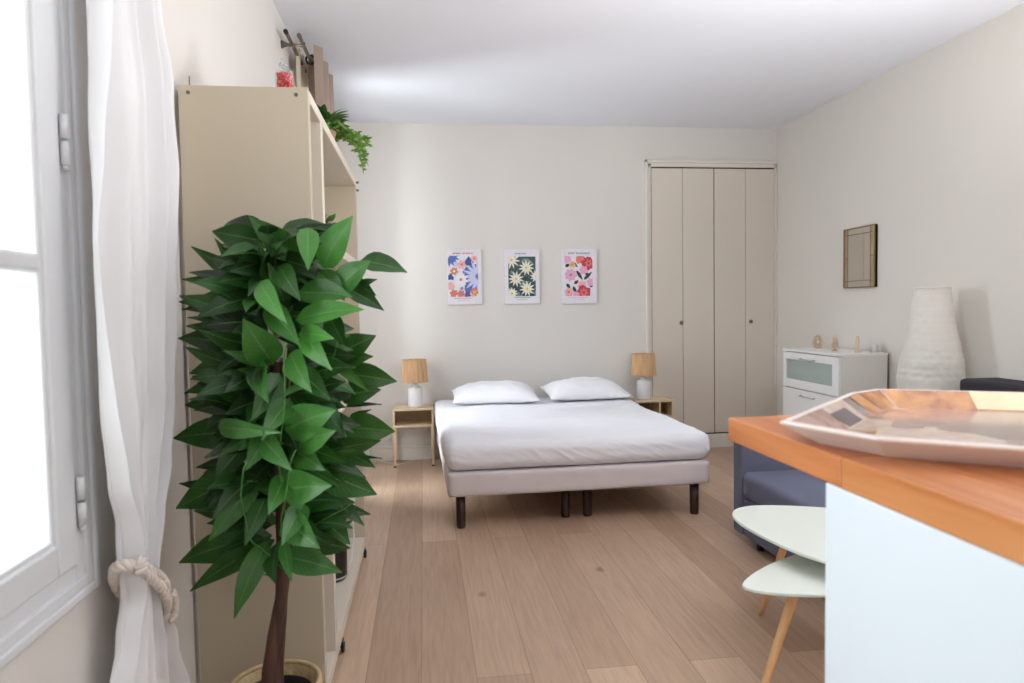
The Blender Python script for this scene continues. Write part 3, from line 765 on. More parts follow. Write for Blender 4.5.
# ---------------------------------------------------------------- bookcase on castors
bxl, bxr, by0, by1, bz0, bz1 = -0.695, -0.327, 2.169, 3.686, 0.047, 1.936
bc = thing('bookcase', 'large off-white open bookcase on black castors', 'bookcase', ((bxl + bxr) / 2, (by0 + by1) / 2, 0))
for y0, y1 in ((by0, by0 + 0.036), (by1 - 0.036, by1)):
    p = MB().box((bxl, y0, bz0), (bxr, y1, bz1), 0.0015).build('side_panel', M_book, bc)
    for x in (bxl + 0.028, bxr - 0.034):
        c = MB().lathe([(0.006, 0), (0.006, 0.0015)], seg=12)
        yy = y0 if y0 == by0 else y1
        c.bm.transform(Matrix.Translation((x, yy, bz1 - 0.022)) @ Matrix.Rotation(PI / 2 if y0 == by0 else -PI / 2, 4, 'X')); c.build('screw_cap', M_metal, p)
MB().box((bxl, by0 + 0.036, bz1 - 0.034), (bxr, by1 - 0.036, bz1), 0.0015).build('top_panel', M_bookin, bc)
MB().box((bxl, by0 + 0.036, bz0), (bxr, by1 - 0.036, bz0 + 0.045), 0.0015).build('bottom_panel', M_bookin, bc)
MB().box((bxl, 2.424, bz0 + 0.045), (bxr, 2.474, bz1 - 0.034), 0.0015).build('divider', M_bookin, bc)
MB().box((bxl, 2.474, 1.492), (bxr - 0.004, by1 - 0.036, 1.528), 0.0015).build('shelf', M_bookin, bc)
MB().box((bxl, 2.474, 0.83), (bxr - 0.03, by1 - 0.036, 0.85), 0.0015).build('shelf', M_bookin, bc)
MB().tube([(-0.665, by0 + 0.01, bz1), (-0.665, by0 + 0.01, bz1 + 0.028)], 0.002, 6).build('dowel', M_metal, bc)
for z in (1.925, 1.885): MB().tube([(bxr - 0.002, by1 - 0.012, z), (bxr + 0.014, by1 - 0.012, z)], 0.006, 10).build('hinge_peg', M_metal, bc)
for x, y in ((-0.342, 2.60), (-0.342, 3.60), (-0.66, 2.30), (-0.66, 3.60)):
    c = MB(); c.box((x - 0.02, y - 0.02, 0.042), (x + 0.02, y + 0.02, 0.0475), 0.001); c.box((x - 0.004, y - 0.012, 0.022), (x + 0.016, y + 0.012, 0.044), 0.004)
    co = c.build('castor', M_black, bc)
    for dx in (-0.006, 0.018):
        w = MB().lathe([(0.0, -0.006), (0.018, -0.006), (0.021, -0.003), (0.021, 0.003), (0.018, 0.006), (0.0, 0.006)], seg=18, cap=(False, False))
        w.bm.transform(Matrix.Translation((x + dx, y, 0.0212)) @ Matrix.Rotation(PI / 2, 4, 'Y')); w.build('wheel', M_black, co)

# ---------------------------------------------------------------- leaves
def leaf_layer(mb):
    mb.uv = mb.bm.loops.layers.uv.new('UVMap'); mb.tn = mb.bm.loops.layers.float_color.new('tone')
def leaf(mb, base, tip, width, tone, face=(0, -1, 0.25), roll=0.0, fold=0.22, arch=0.12, nu=9, wav=0.05):
    base, tip = Vector(base), Vector(tip)
    d = tip - base; l = d.length
    if l < 1e-5: return
    d.normalize(); fv = Vector(face).normalized()
    s = d.cross(fv)
    if s.length < 1e-3: s = d.orthogonal()
    s.normalize(); s = Matrix.Rotation(roll, 3, d) @ s
    n = s.cross(d).normalized()
    if n.dot(fv) < 0: n = -n
    vs = []; V5 = (-1, -0.5, 0, 0.5, 1); ph = random.random() * 6
    for i in range(nu + 1):
        u = i / nu
        w = width * 0.5 * 2.62 * (u ** 0.60) * ((1 - u) ** 1.08) + (0.0014 if i in (0, nu) else 0)
        mid = base + d * l * u + n * (l * arch * 4 * u * (1 - u)) - Vector((0, 0, 1)) * (0.10 * l * u * u * (1 if tip.z < base.z + 0.6 * l else 0.3))+ Vector((0, 0, 1)) * (0.10 * l * u * (1 if tip.z < base.z + 0.6 * l else 0.3))
        row = []
        for v in V5:
            q = mid + s * (w * v) - n * (fold * w * (1 - abs(v)) - fold * w * 0.5) + n * (wav * w * math.sin(u * 15 + ph + (2 if v > 0 else 0)) * abs(v))
            row.append(mb.bm.verts.new(q))
        vs.append(row)
    for i in range(nu):
        for j in range(4):
            f = mb.bm.faces.new((vs[i][j], vs[i + 1][j], vs[i + 1][j + 1], vs[i][j + 1])); f.smooth = True
            for lp, (a, b) in zip(f.loops, ((i, j), (i + 1, j), (i + 1, j + 1), (i, j + 1))):
                lp[mb.uv].uv = (a / nu, b / 4); lp[mb.tn] = (tone, tone, tone, 1)

# potted tree in its basket
TX, TY = -0.410, 1.865
tree = thing('potted_tree', 'bushy potted tree with large pointed green leaves', 'plant', (TX, TY, 0.02))
fol = MB(); leaf_layer(fol)
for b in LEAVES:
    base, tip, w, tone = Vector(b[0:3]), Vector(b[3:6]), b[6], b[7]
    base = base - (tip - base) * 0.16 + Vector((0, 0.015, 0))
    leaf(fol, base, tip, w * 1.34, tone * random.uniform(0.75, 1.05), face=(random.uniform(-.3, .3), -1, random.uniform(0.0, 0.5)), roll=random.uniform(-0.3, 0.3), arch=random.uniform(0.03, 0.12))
rnd = random.Random(11)
for k in range(250):                                   # inner and rear leaves filling the crown
    zz = rnd.uniform(0.0, 1.0); z = 0.66 + 0.80 * zz
    rad = 0.215 * (1 - (0.75 if zz > 0.5 else 0.25) * abs(zz - 0.5) / 0.5)
    a = rnd.uniform(0, 2 * PI)
    c = Vector((-0.385, 1.88, z)); out = Vector((math.cos(a), math.sin(a) * 0.8, rnd.uniform(-0.45, 0.45)))
    base = c + out * rad * rnd.uniform(0.1, 0.5); L = rnd.uniform(0.11, 0.17)
    tip = base + out.normalized() * L
    tip.x = max(tip.x, -0.625); tip.y = min(tip.y, 2.14)
    if tip.x > -0.11 and abs(z-1)>.3: tip.x = -0.13
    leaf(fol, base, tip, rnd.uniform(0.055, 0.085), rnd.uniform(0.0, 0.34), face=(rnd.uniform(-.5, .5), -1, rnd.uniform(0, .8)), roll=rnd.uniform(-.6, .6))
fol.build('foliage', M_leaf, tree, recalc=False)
tr = MB()
def stem_path(o, ph):
    P = [(-0.416, 1.848, 0.24), (-0.413, 1.849, 0.33), (-0.400, 1.852, 0.43), (-0.384, 1.853, 0.53), (-0.374, 1.858, 0.63), (-0.372, 1.868, 0.78), (-0.380, 1.878, 0.98), (-0.375, 1.88, 1.18)]
    out = []
    for i in range(len(P) - 1):
        for k in range(5):
            t = k / 5; p = Vector(P[i]).lerp(Vector(P[i + 1]), t); q = (i + t)
            out.append(p + Vector((o * math.cos(ph + q * 0.5), o * 0.8 * math.sin(ph + q * 0.5), 0)))
    return out
for o_, ph, r0 in ((0.011, 0.2, 0.0195), (0.011, PI + 0.2, 0.0185)):
    pp = stem_path(o_, ph)
    tr.tube(pp, [r0 * (1 + 0.08 * noise.noise(p * 30)) * (1 - 0.35 * i / len(pp)) for i, p in enumerate(pp)], 14)
tr.build('trunk', M_bark, tree)
for P in ([(-0.36, 1.80, 0.70), (-0.345, 1.70, 0.90), (-0.325, 1.655, 1.08), (-0.31, 1.64, 1.20)], [(-0.37, 1.82, 0.62), (-0.345, 1.70, 0.76), (-0.33, 1.66, 0.85), (-0.30, 1.65, 0.95)],
          [(-0.375, 1.84, 0.6), (-0.42, 1.72, 0.72), (-0.44, 1.69, 0.84), (-0.41, 1.66, 0.93)], [(-0.39, 1.86, 0.57), (-0.43, 1.83, 0.60), (-0.46, 1.80, 0.62)],
          [(-0.37, 1.86, 0.64), (-0.28, 1.84, 0.72), (-0.20, 1.86, 0.76)], [(-0.38, 1.86, 0.9), (-0.27, 1.84, 1.05), (-0.22, 1.85, 1.2)], [(-0.385, 1.86, 0.9), (-0.48, 1.84, 1.05), (-0.52, 1.86, 1.2)]):
    q = []
    for i in range(len(P) - 1):
        for k in range(4): q.append(Vector(P[i]).lerp(Vector(P[i + 1]), k / 4) + Vector((0.004 * math.sin(i * 4 + k), 0, 0)))
    q.append(Vector(P[-1])); MB().tube(q, 0.0019, 7).build('branch', M_twig, tree)
MB().lathe([(0.072, 0.022), (0.092, 0.255), (0.094, 0.262), (0.086, 0.262), (0.085, 0.235)], (TX, TY, 0), 32, cap=(True, False)).build('nursery_pot', M_black, tree)
MB().lathe([(0.0, 0.243), (0.05, 0.244), (0.0855, 0.238)], (TX, TY, 0), 28, cap=(False, False)).build('soil', M_soil, tree)
bk = thing('basket', 'round woven straw basket holding the potted tree', 'basket', (TX, TY, 0))
def weave(a, z): return 1 + 0.012 * math.sin(a * 28 + (PI if int(z / 0.016) % 2 else 0))
prof = [(0.100, 0.0)] + [(0.100 + 0.018 * math.sin(PI * min(1, k / 18)) + 0.0035 * (1 if k % 2 else 0), 0.004 + k * 0.016) for k in range(18)]
MB().lathe(prof + [(0.112, 0.285), (0.106, 0.285), (0.102, 0.20), (0.100, 0.012), (0.0, 0.012)], (TX, TY, 0), 84, wob=weave, cap=(True, False)).build('basket_body', M_basket, bk)
rm = MB()
for rr, zz in ((0.112, 0.290), (0.113, 0.279)):
    rm.tube([(TX + rr * math.cos(2 * PI * k / 60) * (1 + 0.01 * (k % 2)), TY + rr * math.sin(2 * PI * k / 60) * (1 + 0.01 * (k % 2)), zz) for k in range(60)], 0.0065, 8, closed=True)
rm.build('rim', M_basket, bk)
k = 0
for px, py, r in ((-0.372, 1.845, 0.015), (-0.352, 1.852, 0.013), (-0.365, 1.868, 0.012), (-0.385, 1.822, 0.013), (-0.34, 1.832, 0.012), (-0.352, 1.812, 0.014), (-0.44, 1.81, 0.012), (-0.455, 1.835, 0.013)):
    pb = MB(); t = bmesh.new(); bmesh.ops.create_icosphere(t, subdivisions=2, radius=r)
    for v in t.verts: v.co = v.co * (1 + 0.25 * noise.noise(v.co * 60 + Vector((px * 50, 0, 0)))); v.co.z *= 0.75
    for v in t.verts: v.co += Vector((px, py, 0.243 + r * 0.62))
    pb._add(t, True, 0)
    tag(pb.build('pebble', M_pebble, None, (px, py, 0.243)), 'white pebble on the dark soil in the basket', 'pebble', 'white pebbles around the trunk')

# things on and in the bookcase
pl = thing('trailing_plant', 'green trailing plant spilling over the top edge of the bookcase', 'plant', (-0.42, 3.12, bz1))
MB().lathe([(0.045, 0), (0.062, 0.10), (0.066, 0.105), (0.058, 0.105), (0.056, 0.085)], (-0.42, 3.12, bz1), 28).build('plant_pot', M_terra, pl)
f = MB(); leaf_layer(f); rnd = random.Random(5)
for k in range(46):
    a = rnd.uniform(0, 2 * PI); o = Vector((math.cos(a), math.sin(a), rnd.uniform(0.1, 0.8)))
    b = Vector((-0.415, 3.10, bz1 + 0.10)) + o * 0.02
    leaf(f, b, b + Vector((o.x * 0.10, o.y * 0.13, o.z * 0.09)), 0.045, rnd.uniform(0.0, 0.35), face=(0.4, -0.6, 1), roll=rnd.uniform(-.5, .5))
def sprig(f, P, n, size, tone, rr):
    q = []
    for i in range(len(P) - 1):
        for k in range(6): q.append(Vector(P[i]).lerp(Vector(P[i + 1]), k / 6))
    q.append(Vector(P[-1]))
    for k in range(n):
        p = q[int((k + 0.5) / n * (len(q) - 1))]
        a = rnd.uniform(0, 2 * PI); o = Vector((math.cos(a), math.sin(a) * 0.7, rnd.uniform(-0.5, 0.5))).normalized()
        leaf(f, p, p + o * size * rnd.uniform(0.7, 1.2), size * 0.62, tone + rnd.uniform(-.2, .25), face=(rnd.uniform(-.4, .4), -1, rnd.uniform(-.2, .6)), nu=4)
    return q
stems = []
for k in range(17):
    s = rnd.uniform(0, 1); y0 = 3.02 + 0.30 * s
    e = rnd.uniform(0.05, 0.16); dz = rnd.uniform(-0.12, 0.02) if k % 3 else rnd.uniform(0.03, 0.06)
    stems.append(sprig(f, [(-0.39, y0, bz1 + 0.105), (-0.34, y0 + 0.03, bz1 + 0.12 + rnd.uniform(0, .03)), (-0.33 + e * 0.5, y0 + 0.06, bz1 + 0.10 + dz * 0.4), (-0.33 + e * 0.7, y0 + 0.08, bz1 + 0.06 + dz)], 20, 0.024, 0.72, 0))
f.build('foliage', M_leaf2, pl, recalc=False)
for q in stems[:12]: MB().tube(q, 0.0014, 5).build('stem', M_twig, pl)
jx, jy = -0.412, 2.275
jr = thing('glass_jar', 'small clear glass jar with stopper on top of the bookcase', 'jar', (jx, jy, bz1))
MB().lathe([(0.026, 0.001), (0.0285, 0.006), (0.0285, 0.070), (0.026, 0.080), (0.015, 0.088), (0.014, 0.094), (0.017, 0.097)], (jx, jy, bz1), 28, cap=(True, False)).build('jar_body', M_jar, jr)
MB().lathe([(0.0135, 0.092), (0.016, 0.098), (0.016, 0.102), (0.009, 0.108), (0.010, 0.116), (0.004, 0.122)], (jx, jy, bz1), 20).build('stopper', M_jar, jr)
cd = MB(); rnd = random.Random(3)
for k in range(210):
    a = rnd.uniform(0, 2 * PI); r = 0.0235 * math.sqrt(rnd.random()); z = 0.006 + 0.067 * rnd.random()
    t = bmesh.new(); bmesh.ops.create_icosphere(t, subdivisions=1, radius=rnd.uniform(0.0045, 0.006))
    for v in t.verts: v.co += Vector((jx + r * math.cos(a), jy + r * math.sin(a), bz1 + z))
    cd._add(t, True, 0 if rnd.random() < 0.8 else 1)
M_candy2 = mat('pink_candy', (244, 150, 150), 0.3)
tag(cd.build('red_candies', [M_candy, M_candy2], None, (jx, jy, bz1 + 0.002)), 'red and pink candies filling the glass jar', 'candy', kind='stuff')
sp = thing('shelf_plant', 'small dark green plant on the upper bookcase shelf', 'plant', (-0.46, 3.05, 1.528))
MB().lathe([(0.035, 0), (0.048, 0.08), (0.043, 0.08), (0.042, 0.065)], (-0.46, 3.05, 1.528), 24).build('plant_pot', M_terra, sp)
f = MB(); leaf_layer(f); rnd = random.Random(9)
for k in range(150):
    a = rnd.uniform(0, 2 * PI); o = Vector((math.cos(a), math.sin(a), rnd.uniform(0.0, 1.0))); b = Vector((-0.45, 3.07, 1.60)) + Vector((o.x * 0.07, o.y * 0.12, o.z * 0.085)) * rnd.uniform(.2, 1)
    leaf(f, b, b + o.normalized() * 0.035, 0.02, rnd.uniform(0, 0.4), nu=4, roll=rnd.uniform(-1, 1))
f.build('foliage', M_leaf2, sp, recalc=False)
sk = thing('speaker', 'black rounded speaker on the lowest bookcase shelf', 'speaker', (-0.43, 3.10, bz0 + 0.045))
MB().lathe([(0.062, 0), (0.070, 0.012), (0.072, 0.11), (0.066, 0.20), (0.045, 0.225), (0.0, 0.23)], (-0.43, 3.10, bz0 + 0.045), 32, cap=(True, False)).build('speaker_body', M_black, sk)
MB().lathe([(0.0735, 0.014), (0.0745, 0.018), (0.0735, 0.022)], (-0.43, 3.10, bz0 + 0.045), 32, cap=(False, False)).build('speaker_ring', M_chrome, sk)
cb = MB().tube([(-0.350, 3.07, 0.15), (-0.342, 3.12, 0.16), (-0.345, 3.28, 0.22), (-0.36, 3.36, 0.32), (-0.38, 3.36, 0.42), (-0.40, 3.30, 0.50)], 0.0035, 8)
tag(cb.build('speaker_cable', M_cable, None, (-0.36, 3.2, 0.1)), 'white cable curving past the black speaker in the bookcase', 'cable')
tag(MB().box((-0.47, 3.43, 0.30), (-0.345, 3.46, 0.475), 0.004, rot=Matrix.Rotation(0.18, 3, 'Y')).box((-0.50, 3.435, 0.093), (-0.40, 3.455, 0.31), 0.002).build('display_card', M_white, None, (-0.44, 3.35, bz0 + 0.045)), 'white card standing tilted in the lower part of the bookcase', 'card')

# ---------------------------------------------------------------- white curtain, rope, rods and far curtains
KEY = [(2.72, 1.50, 1.78, 0.036), (2.0, 1.503, 1.835, 0.036), (1.82, 1.501, 1.895, 0.036), (1.62, 1.494, 1.903, 0.036), (1.35, 1.486, 1.862, 0.036), (1.08, 1.488, 1.812, 0.035), (0.92, 1.506, 1.755, 0.033), (0.82, 1.538, 1.695, 0.030), (0.67, 1.558, 1.662, 0.024), (0.58, 1.520, 1.70, 0.028), (0.50, 1.475, 1.755, 0.034), (0.33, 1.43, 1.82, 0.038), (0.02, 1.38, 1.90, 0.042)]
def key(z):
    for a, b in zip(KEY, KEY[1:]):
        if z >= b[0]:
            t = (z - b[0]) / (a[0] - b[0]); t = t * t * (3 - 2 * t)
            return [b[i] + (a[i] - b[i]) * t for i in (1, 2, 3)]
    return KEY[-1][1:]
def cur(u, v):
    z = 2.72 - v * 2.70
    y0, y1, amp = key(z)
    wob = 0.10 * noise.noise(Vector((u * 3, z * 1.1, 0))) + 0.04 * noise.noise(Vector((u * 7, z * 2.5, 4)))
    ph = 2 * PI * (4.6 * u + wob * 1.6) + 0.5 * math.sin(z * 1.3)
    k = max(0.0, 0.40 - abs(z - 0.67)) / 0.40
    x = -0.632 + amp * ((1 - 2 * abs(math.sin(ph * 0.5)) ** 1.3) * 0.72 + 0.28 * math.sin(2.3 * ph + z)) + 0.010 * noise.noise(Vector((u * 9, z * 5, 2))) + 0.006 * k * math.sin(u * 80 + z * 10)
    y = y0 + (y1 - y0) * u + 0.012 * math.cos(ph)
    return Vector((max(x, XL + 0.008), y, z))
c = MB().grid(cur, 200, 130).build('curtain', M_curtain, None, (-0.6, 1.58, 0.02))
tag(c, 'long white cotton curtain tied with rope beside the near window', 'curtain')
rp = MB()
def rope(path, r=0.0062, n=3, turns=0.0):
    q = []
    for i in range(len(path) - 1):
        for k in range(6): q.append(Vector(path[i]).lerp(Vector(path[i + 1]), k / 6))
    q.append(Vector(path[-1])); tot = 0; D = [0]
    for a, b in zip(q, q[1:]): tot += (b - a).length; D.append(tot)
    for s in range(n):
        pts = []
        for i, p in enumerate(q):
            d = (q[min(i + 1, len(q) - 1)] - q[max(i - 1, 0)]).normalized(); a = d.orthogonal().normalized()
            up = Vector((0, 0, 1)); a = (up - d * up.dot(d)); a = a.normalized() if a.length > 0.05 else d.orthogonal().normalized(); b = d.cross(a)
            t = D[i] / 0.042 * 2 * PI + s * 2 * PI / n
            pts.append(p + (a * math.cos(t) + b * math.sin(t)) * r * 1.05)
        rp.tube(pts, r * 0.9, 8)
for tilt, dz, ry in ((-0.86, 0.014, 0.076), (-1.06, -0.010, 0.082)):
    rope([(-0.632 + 0.044 * math.cos(a), 1.606 + ry * math.sin(a), 0.668 + dz + tilt * ry * math.sin(a)) for a in [2 * PI * k / 28 for k in range(29)]])
rope([(-0.588, 1.660, 0.630), (-0.592, 1.688, 0.60), (-0.598, 1.698, 0.572), (-0.602, 1.692, 0.548)]); rope([(-0.60, 1.535, 0.752), (-0.592, 1.522, 0.748), (-0.600, 1.522, 0.728)])
tag(rp.build('tieback_rope', M_rope, None, (-0.6, 1.55, 0.72)), 'twisted cream cotton rope wound around the white curtain', 'rope')

rd = thing('curtain_rod', 'double metal curtain rod with wall brackets above the bookcase', 'curtain rod', (XL, 4.6, 2.67))
for x, y0, z in ((-0.658, 3.715, 2.684), (-0.600, 3.765, 2.684)):
    r = MB().tube([(x, y0, z), (x, 5.50, z)], 0.0095, 14).build('rod', M_metal, rd)
    for y in (y0, 5.50): MB().lathe([(0.012, -0.012), (0.0125, 0.0), (0.012, 0.012)], (x, y, z), 14).bm.free()
    e = MB().tube([(x, y0 - 0.016, z), (x, y0 + 0.01, z)], 0.0115, 14).build('end_cap', M_black if x < -0.63 else M_metal, r)
    e = MB().tube([(x, 5.49, z), (x, 5.515, z)], 0.0125, 14).build('end_cap', M_metal, r)
for y in (3.86, 5.42):
    b = MB(); b.tube([(XL + 0.001, y, 2.676), (XL + 0.03, y, 2.676), (XL + 0.045, y, 2.674), (-0.59, y, 2.674)], [0.022, 0.010, 0.007, 0.007], 12); b.box((-0.668, y - 0.006, 2.664), (-0.648, y + 0.006, 2.676), 0.002); b.box((-0.61, y - 0.006, 2.664), (-0.587, y + 0.006, 2.690), 0.002)
    b.build('bracket', M_metal, rd)
def drape(name, m, x, y0, y1, top, n, amp, label, thick=0):
    def fn(u, v):
        z = top - v * (top - 0.04); ph = 2 * PI * n * u
        return Vector((x + amp * math.sin(ph + 0.3 * math.sin(z)) * (0.8 + 0.2 * v), y0 + (y1 - y0) * u + 0.006 * math.sin(z * 2 + u * 5), z + (0.004 * math.cos(ph) if v == 0 else 0)))
    o = MB().grid(fn, int(n * 20), 40).build(name, m, None, (x, (y0 + y1) / 2, 0.04))
    return tag(o, label, 'curtain')
tc_ = drape('taupe_curtain', M_taupe, -0.580, 4.06, 4.74, 2.748, 3.0, 0.062, 'taupe eyelet curtain gathered on the outer rod behind the bookcase')
for k in range(4):
    y = 4.115 + k * 0.16
    MB().tube([(-0.600 + 0.024 * math.cos(a), y, 2.688 + 0.024 * math.sin(a)) for a in [2 * PI * q / 20 for q in range(20)]], 0.006, 8, closed=True).build('eyelet', M_black, tc_)
drape('cream_curtain', M_cream, -0.666, 4.02, 4.36, 2.73, 2.5, 0.026, 'cream inner curtain on the rod nearest the wall')
drape('sheer_curtain', M_sheer, -0.655, 5.08, 5.38, 2.665, 3.5, 0.018, 'white sheer curtain panel at the far end of the double rod')

# ---------------------------------------------------------------- right side of the room
cx0, cx1, cy0, cy1, ch = 2.772, 3.128, 4.376, 5.113, 0.9236
ch_ = thing('chest_of_drawers', 'white chest of drawers with a frosted glass top drawer', 'chest of drawers', ((cx0 + cx1) / 2, (cy0 + cy1) / 2, 0))
b = MB(); b.box((cx0 + 0.02, cy0, 0), (cx1, cy0 + 0.018, ch - 0.018), 0.001); b.box((cx0 + 0.02, cy1 - 0.018, 0), (cx1, cy1, ch - 0.018), 0.001); b.box((cx1 - 0.006, cy0 + 0.018, 0.02), (cx1 - 0.001, cy1 - 0.018, ch - 0.018)); b.box((cx0 + 0.03, cy0 + 0.018, 0.0), (cx1 - 0.01, cy1 - 0.018, 0.06))
b.build('carcass', M_chestside, ch_)
MB().box((cx0 - 0.002, cy0 - 0.004, ch - 0.018), (cx1, cy1 + 0.004, ch), 0.002).build('top_panel', M_white, ch_)
MB().box((cx1, cy0 + 0.001, 0.0), (cx1 + 0.005, cy1 - 0.001, ch - 0.006)).build('back_panel', M_char, ch_)
zs = [(0.632, 0.900), (0.352, 0.626), (0.066, 0.346)]
for i, (z0, z1) in enumerate(zs):
    d = MB()
    if i == 0:
        d.box((cx0, cy0 + 0.003, z0), (cx0 + 0.02, 4.455, z1), 0.0015); d.box((cx0, 5.067, z0), (cx0 + 0.02, cy1 - 0.003, z1), 0.0015); d.box((cx0, 4.455, z0), (cx0 + 0.02, 5.067, 0.695), 0.0015); d.box((cx0, 4.455, 0.846), (cx0 + 0.02, 5.067, z1), 0.0015)
    else: d.box((cx0, cy0 + 0.003, z0), (cx0 + 0.02, cy1 - 0.003, z1), 0.0015)
    do = d.build('drawer', M_white, ch_)
    if i == 0: 
        p = MB().box((cx0 + 0.008, 4.453, 0.693), (cx0 + 0.012, 5.069, 0.848)).build('glass_pane', M_frost, do); p['label'] = 'grey green frosted glass'
    hz = z1 - 0.042
    h = MB().tube([(cx0, 4.665, hz), (cx0 - 0.022, 4.665, hz), (cx0 - 0.024, 4.69, hz), (cx0 - 0.024, 4.815, hz), (cx0 - 0.022, 4.84, hz), (cx0, 4.84, hz)], 0.0055, 10)
    h.build('handle', M_chrome, do)
# wooden ornaments along the chest top
o = MB().tube([(2.985 + 0.038 * math.cos(a), 4.99 + 0.012 * math.cos(a), ch + 0.052 + 0.040 * math.sin(a)) for a in [2 * PI * k / 32 for k in range(32)]], 0.011, 10, closed=True)
o.tube([(2.985 + 0.018 * math.cos(a), 4.985, ch + 0.050 + 0.019 * math.sin(a)) for a in [2 * PI * k / 20 for k in range(20)]], 0.006, 8, closed=True); o.box((2.965, 4.965, ch), (3.005, 5.015, ch + 0.012), 0.003)
tag(o.build('ring_ornament', M_ornwood, None, (2.985, 4.99, ch)), 'pale wooden ring ornament on the chest of drawers', 'ornament', 'small ornaments on the chest')
o = MB(); o.tube([(2.89, 4.615, ch), (2.89, 4.615, ch + 0.12)], [0.008, 0.004], 10)
for k in range(5): o.lathe([(0.034 - 0.005 * k, 0.022 + 0.019 * k), (0.036 - 0.0055 * k, 0.026 + 0.019 * k), (0.012, 0.036 + 0.019 * k)], (2.89, 4.615, ch), 14)
o.lathe([(0.022, 0), (0.022, 0.008), (0.012, 0.012)], (2.89, 4.615, ch), 16)
tag(o.build('tree_ornament', M_ornwood, None, (2.89, 4.615, ch)), 'small tiered wooden tree ornament on the chest of drawers', 'ornament', 'small ornaments on the chest')
o = MB(); o.lathe([(0.019, 0), (0.017, 0.006), (0.010, 0.012), (0.012, 0.05), (0.014, 0.075), (0.009, 0.088), (0.011, 0.10), (0.007, 0.112), (0.0, 0.115)], (2.965, 4.465, ch), 16, cap=(True, False))
tag(o.build('figure_ornament', M_ornwood, None, (2.965, 4.465, ch)), 'slim upright carved wooden ornament near the chest edge', 'ornament', 'small ornaments on the chest')
o = MB(); o.lathe([(0.028, 0), (0.028, 0.05), (0.024, 0.056), (0.006, 0.062), (0.0, 0.066)], (3.085, 4.45, ch), 20, cap=(True, False))
tag(o.build('candle_ornament', M_ornpale, None, (3.085, 4.45, ch)), 'short pale candle shaped ornament against the wall on the chest', 'ornament', 'small ornaments on the chest')

mr = thing('wall_mirror', 'rectangular leaded mirror with thin brass frame on the plain wall', 'mirror', (XR, 4.70, 1.376))
y0, y1, z0, z1, xm = 4.515, 4.878, 1.376, 1.812, XR - 0.018
MB().box((xm, y0, z0), (XR - 0.001, y1, z1)).build('backing', M_gold, mr)
MB().box((xm - 0.003, y0 + 0.05, z0 + 0.004), (xm - 0.0005, y1 - 0.05, z1 - 0.004)).build('mirror_glass', M_mirror, mr)
b = MB(); 

for ya in (y0 + 0.001, y1 - 0.051): MB().box((xm - 0.003, ya, z0 + 0.001), (xm - 0.0005, ya + 0.05, z1 - 0.001)).build('border_glass', M_mirtan, mr)['label'] = 'tan tinted border strip'
b = MB(); 
for (ya, yb, za, zb) in ((y0, y0 + 0.008, z0, z1), (y1 - 0.008, y1, z0, z1), (y0, y1, z0, z0 + 0.008), (y0, y1, z1 - 0.008, z1)): b.box((xm - 0.008, ya, za), (XR - 0.001, yb, zb), 0.001)
for yy in (y0 + 0.05, y1 - 0.05): b.box((xm - 0.005, yy - 0.0025, z0), (xm - 0.0006, yy + 0.0025, z1))
for zz in (z0 + 0.05, z1 - 0.05): b.box((xm - 0.005, y0, zz - 0.0025), (xm - 0.0006, y1, zz + 0.0025))
for (ya, yb) in ((y0, y0 + 0.05), (y1 - 0.05, y1)): b.box((xm - 0.005, ya, 1.592), (xm - 0.0006, yb, 1.597))
b.build('frame', M_gold, mr)

lx, ly = 2.940, 3.73
fl = thing('floor_lamp', 'tall white rice paper floor lamp beside the chest of drawers', 'lamp', (lx, ly, 0))
def crinkle(a, z): return 1 + 0.014 * noise.noise(Vector((math.cos(a) * 3.5, math.sin(a) * 3.5, z * 18))) + 0.022 * noise.noise(Vector((math.cos(a) * 9, math.sin(a) * 9, z * 40)))
ctl = [(0.06, 0.10), (0.15, 0.115), (0.40, 0.150), (0.65, 0.168), (0.82, 0.175), (0.92, 0.166), (1.02, 0.146), (1.12, 0.124), (1.22, 0.108), (1.30, 0.098), (1.345, 0.095)]
prof = []
for a, b2 in zip(ctl, ctl[1:]):
    for k in range(10):
        t = k / 10; prof.append((a[1] + (b2[1] - a[1]) * t + (0.002 if k % 4 == 0 else 0), a[0] + (b2[0] - a[0]) * t))
prof.append((ctl[-1][1], ctl[-1][0]))
MB().lathe(prof, (lx, ly, 0), 96, wob=crinkle, cap=(False, False)).build('lamp_shade', M_paper, fl)
MB().tube([(lx + 0.095 * math.cos(2 * PI * k / 40), ly + 0.095 * math.sin(2 * PI * k / 40), 1.345) for k in range(40)], 0.003, 6, closed=True).build('top_hoop', M_ornpale, fl)
MB().lathe([(0.12, 0), (0.12, 0.012), (0.02, 0.02), (0.010, 0.03), (0.010, 0.9)], (lx, ly, 0), 28).build('lamp_base', M_black, fl)

# sofa
sx0, sx1, sy0, sy1 = 1.642, 3.12, 2.665, 3.556
so = thing('sofa', 'blue grey fabric sofa with square arms and charcoal back', 'sofa', ((sx0 + sx1) / 2, (sy0 + sy1) / 2, 0))
MB().box((sx0 + 0.012, sy0, 0.05), (sx1, sy1 - 0.10, 0.245), 0.012, seg=3).build('seat_base', M_blue, so)
MB().box((sx0 - 0.004, sy0, 0.25), (2.88, sy1 - 0.105, 0.395), 0.035, seg=4, smooth=True).build('seat_cushion', M_blue, so)
MB().box((sx0, sy1 - 0.095, 0.05), (sx1, sy1, 0.60), 0.014, seg=3).build('arm', M_blue, so)
MB().box((sx0, sy0 - 0.10, 0.05), (sx1, sy0 - 0.005, 0.60), 0.014, seg=3).build('arm', M_blue, so)
MB().box((2.885, sy0, 0.25), (sx1, sy1 - 0.10, 0.848), 0.025, seg=3).build('backrest', M_char, so)
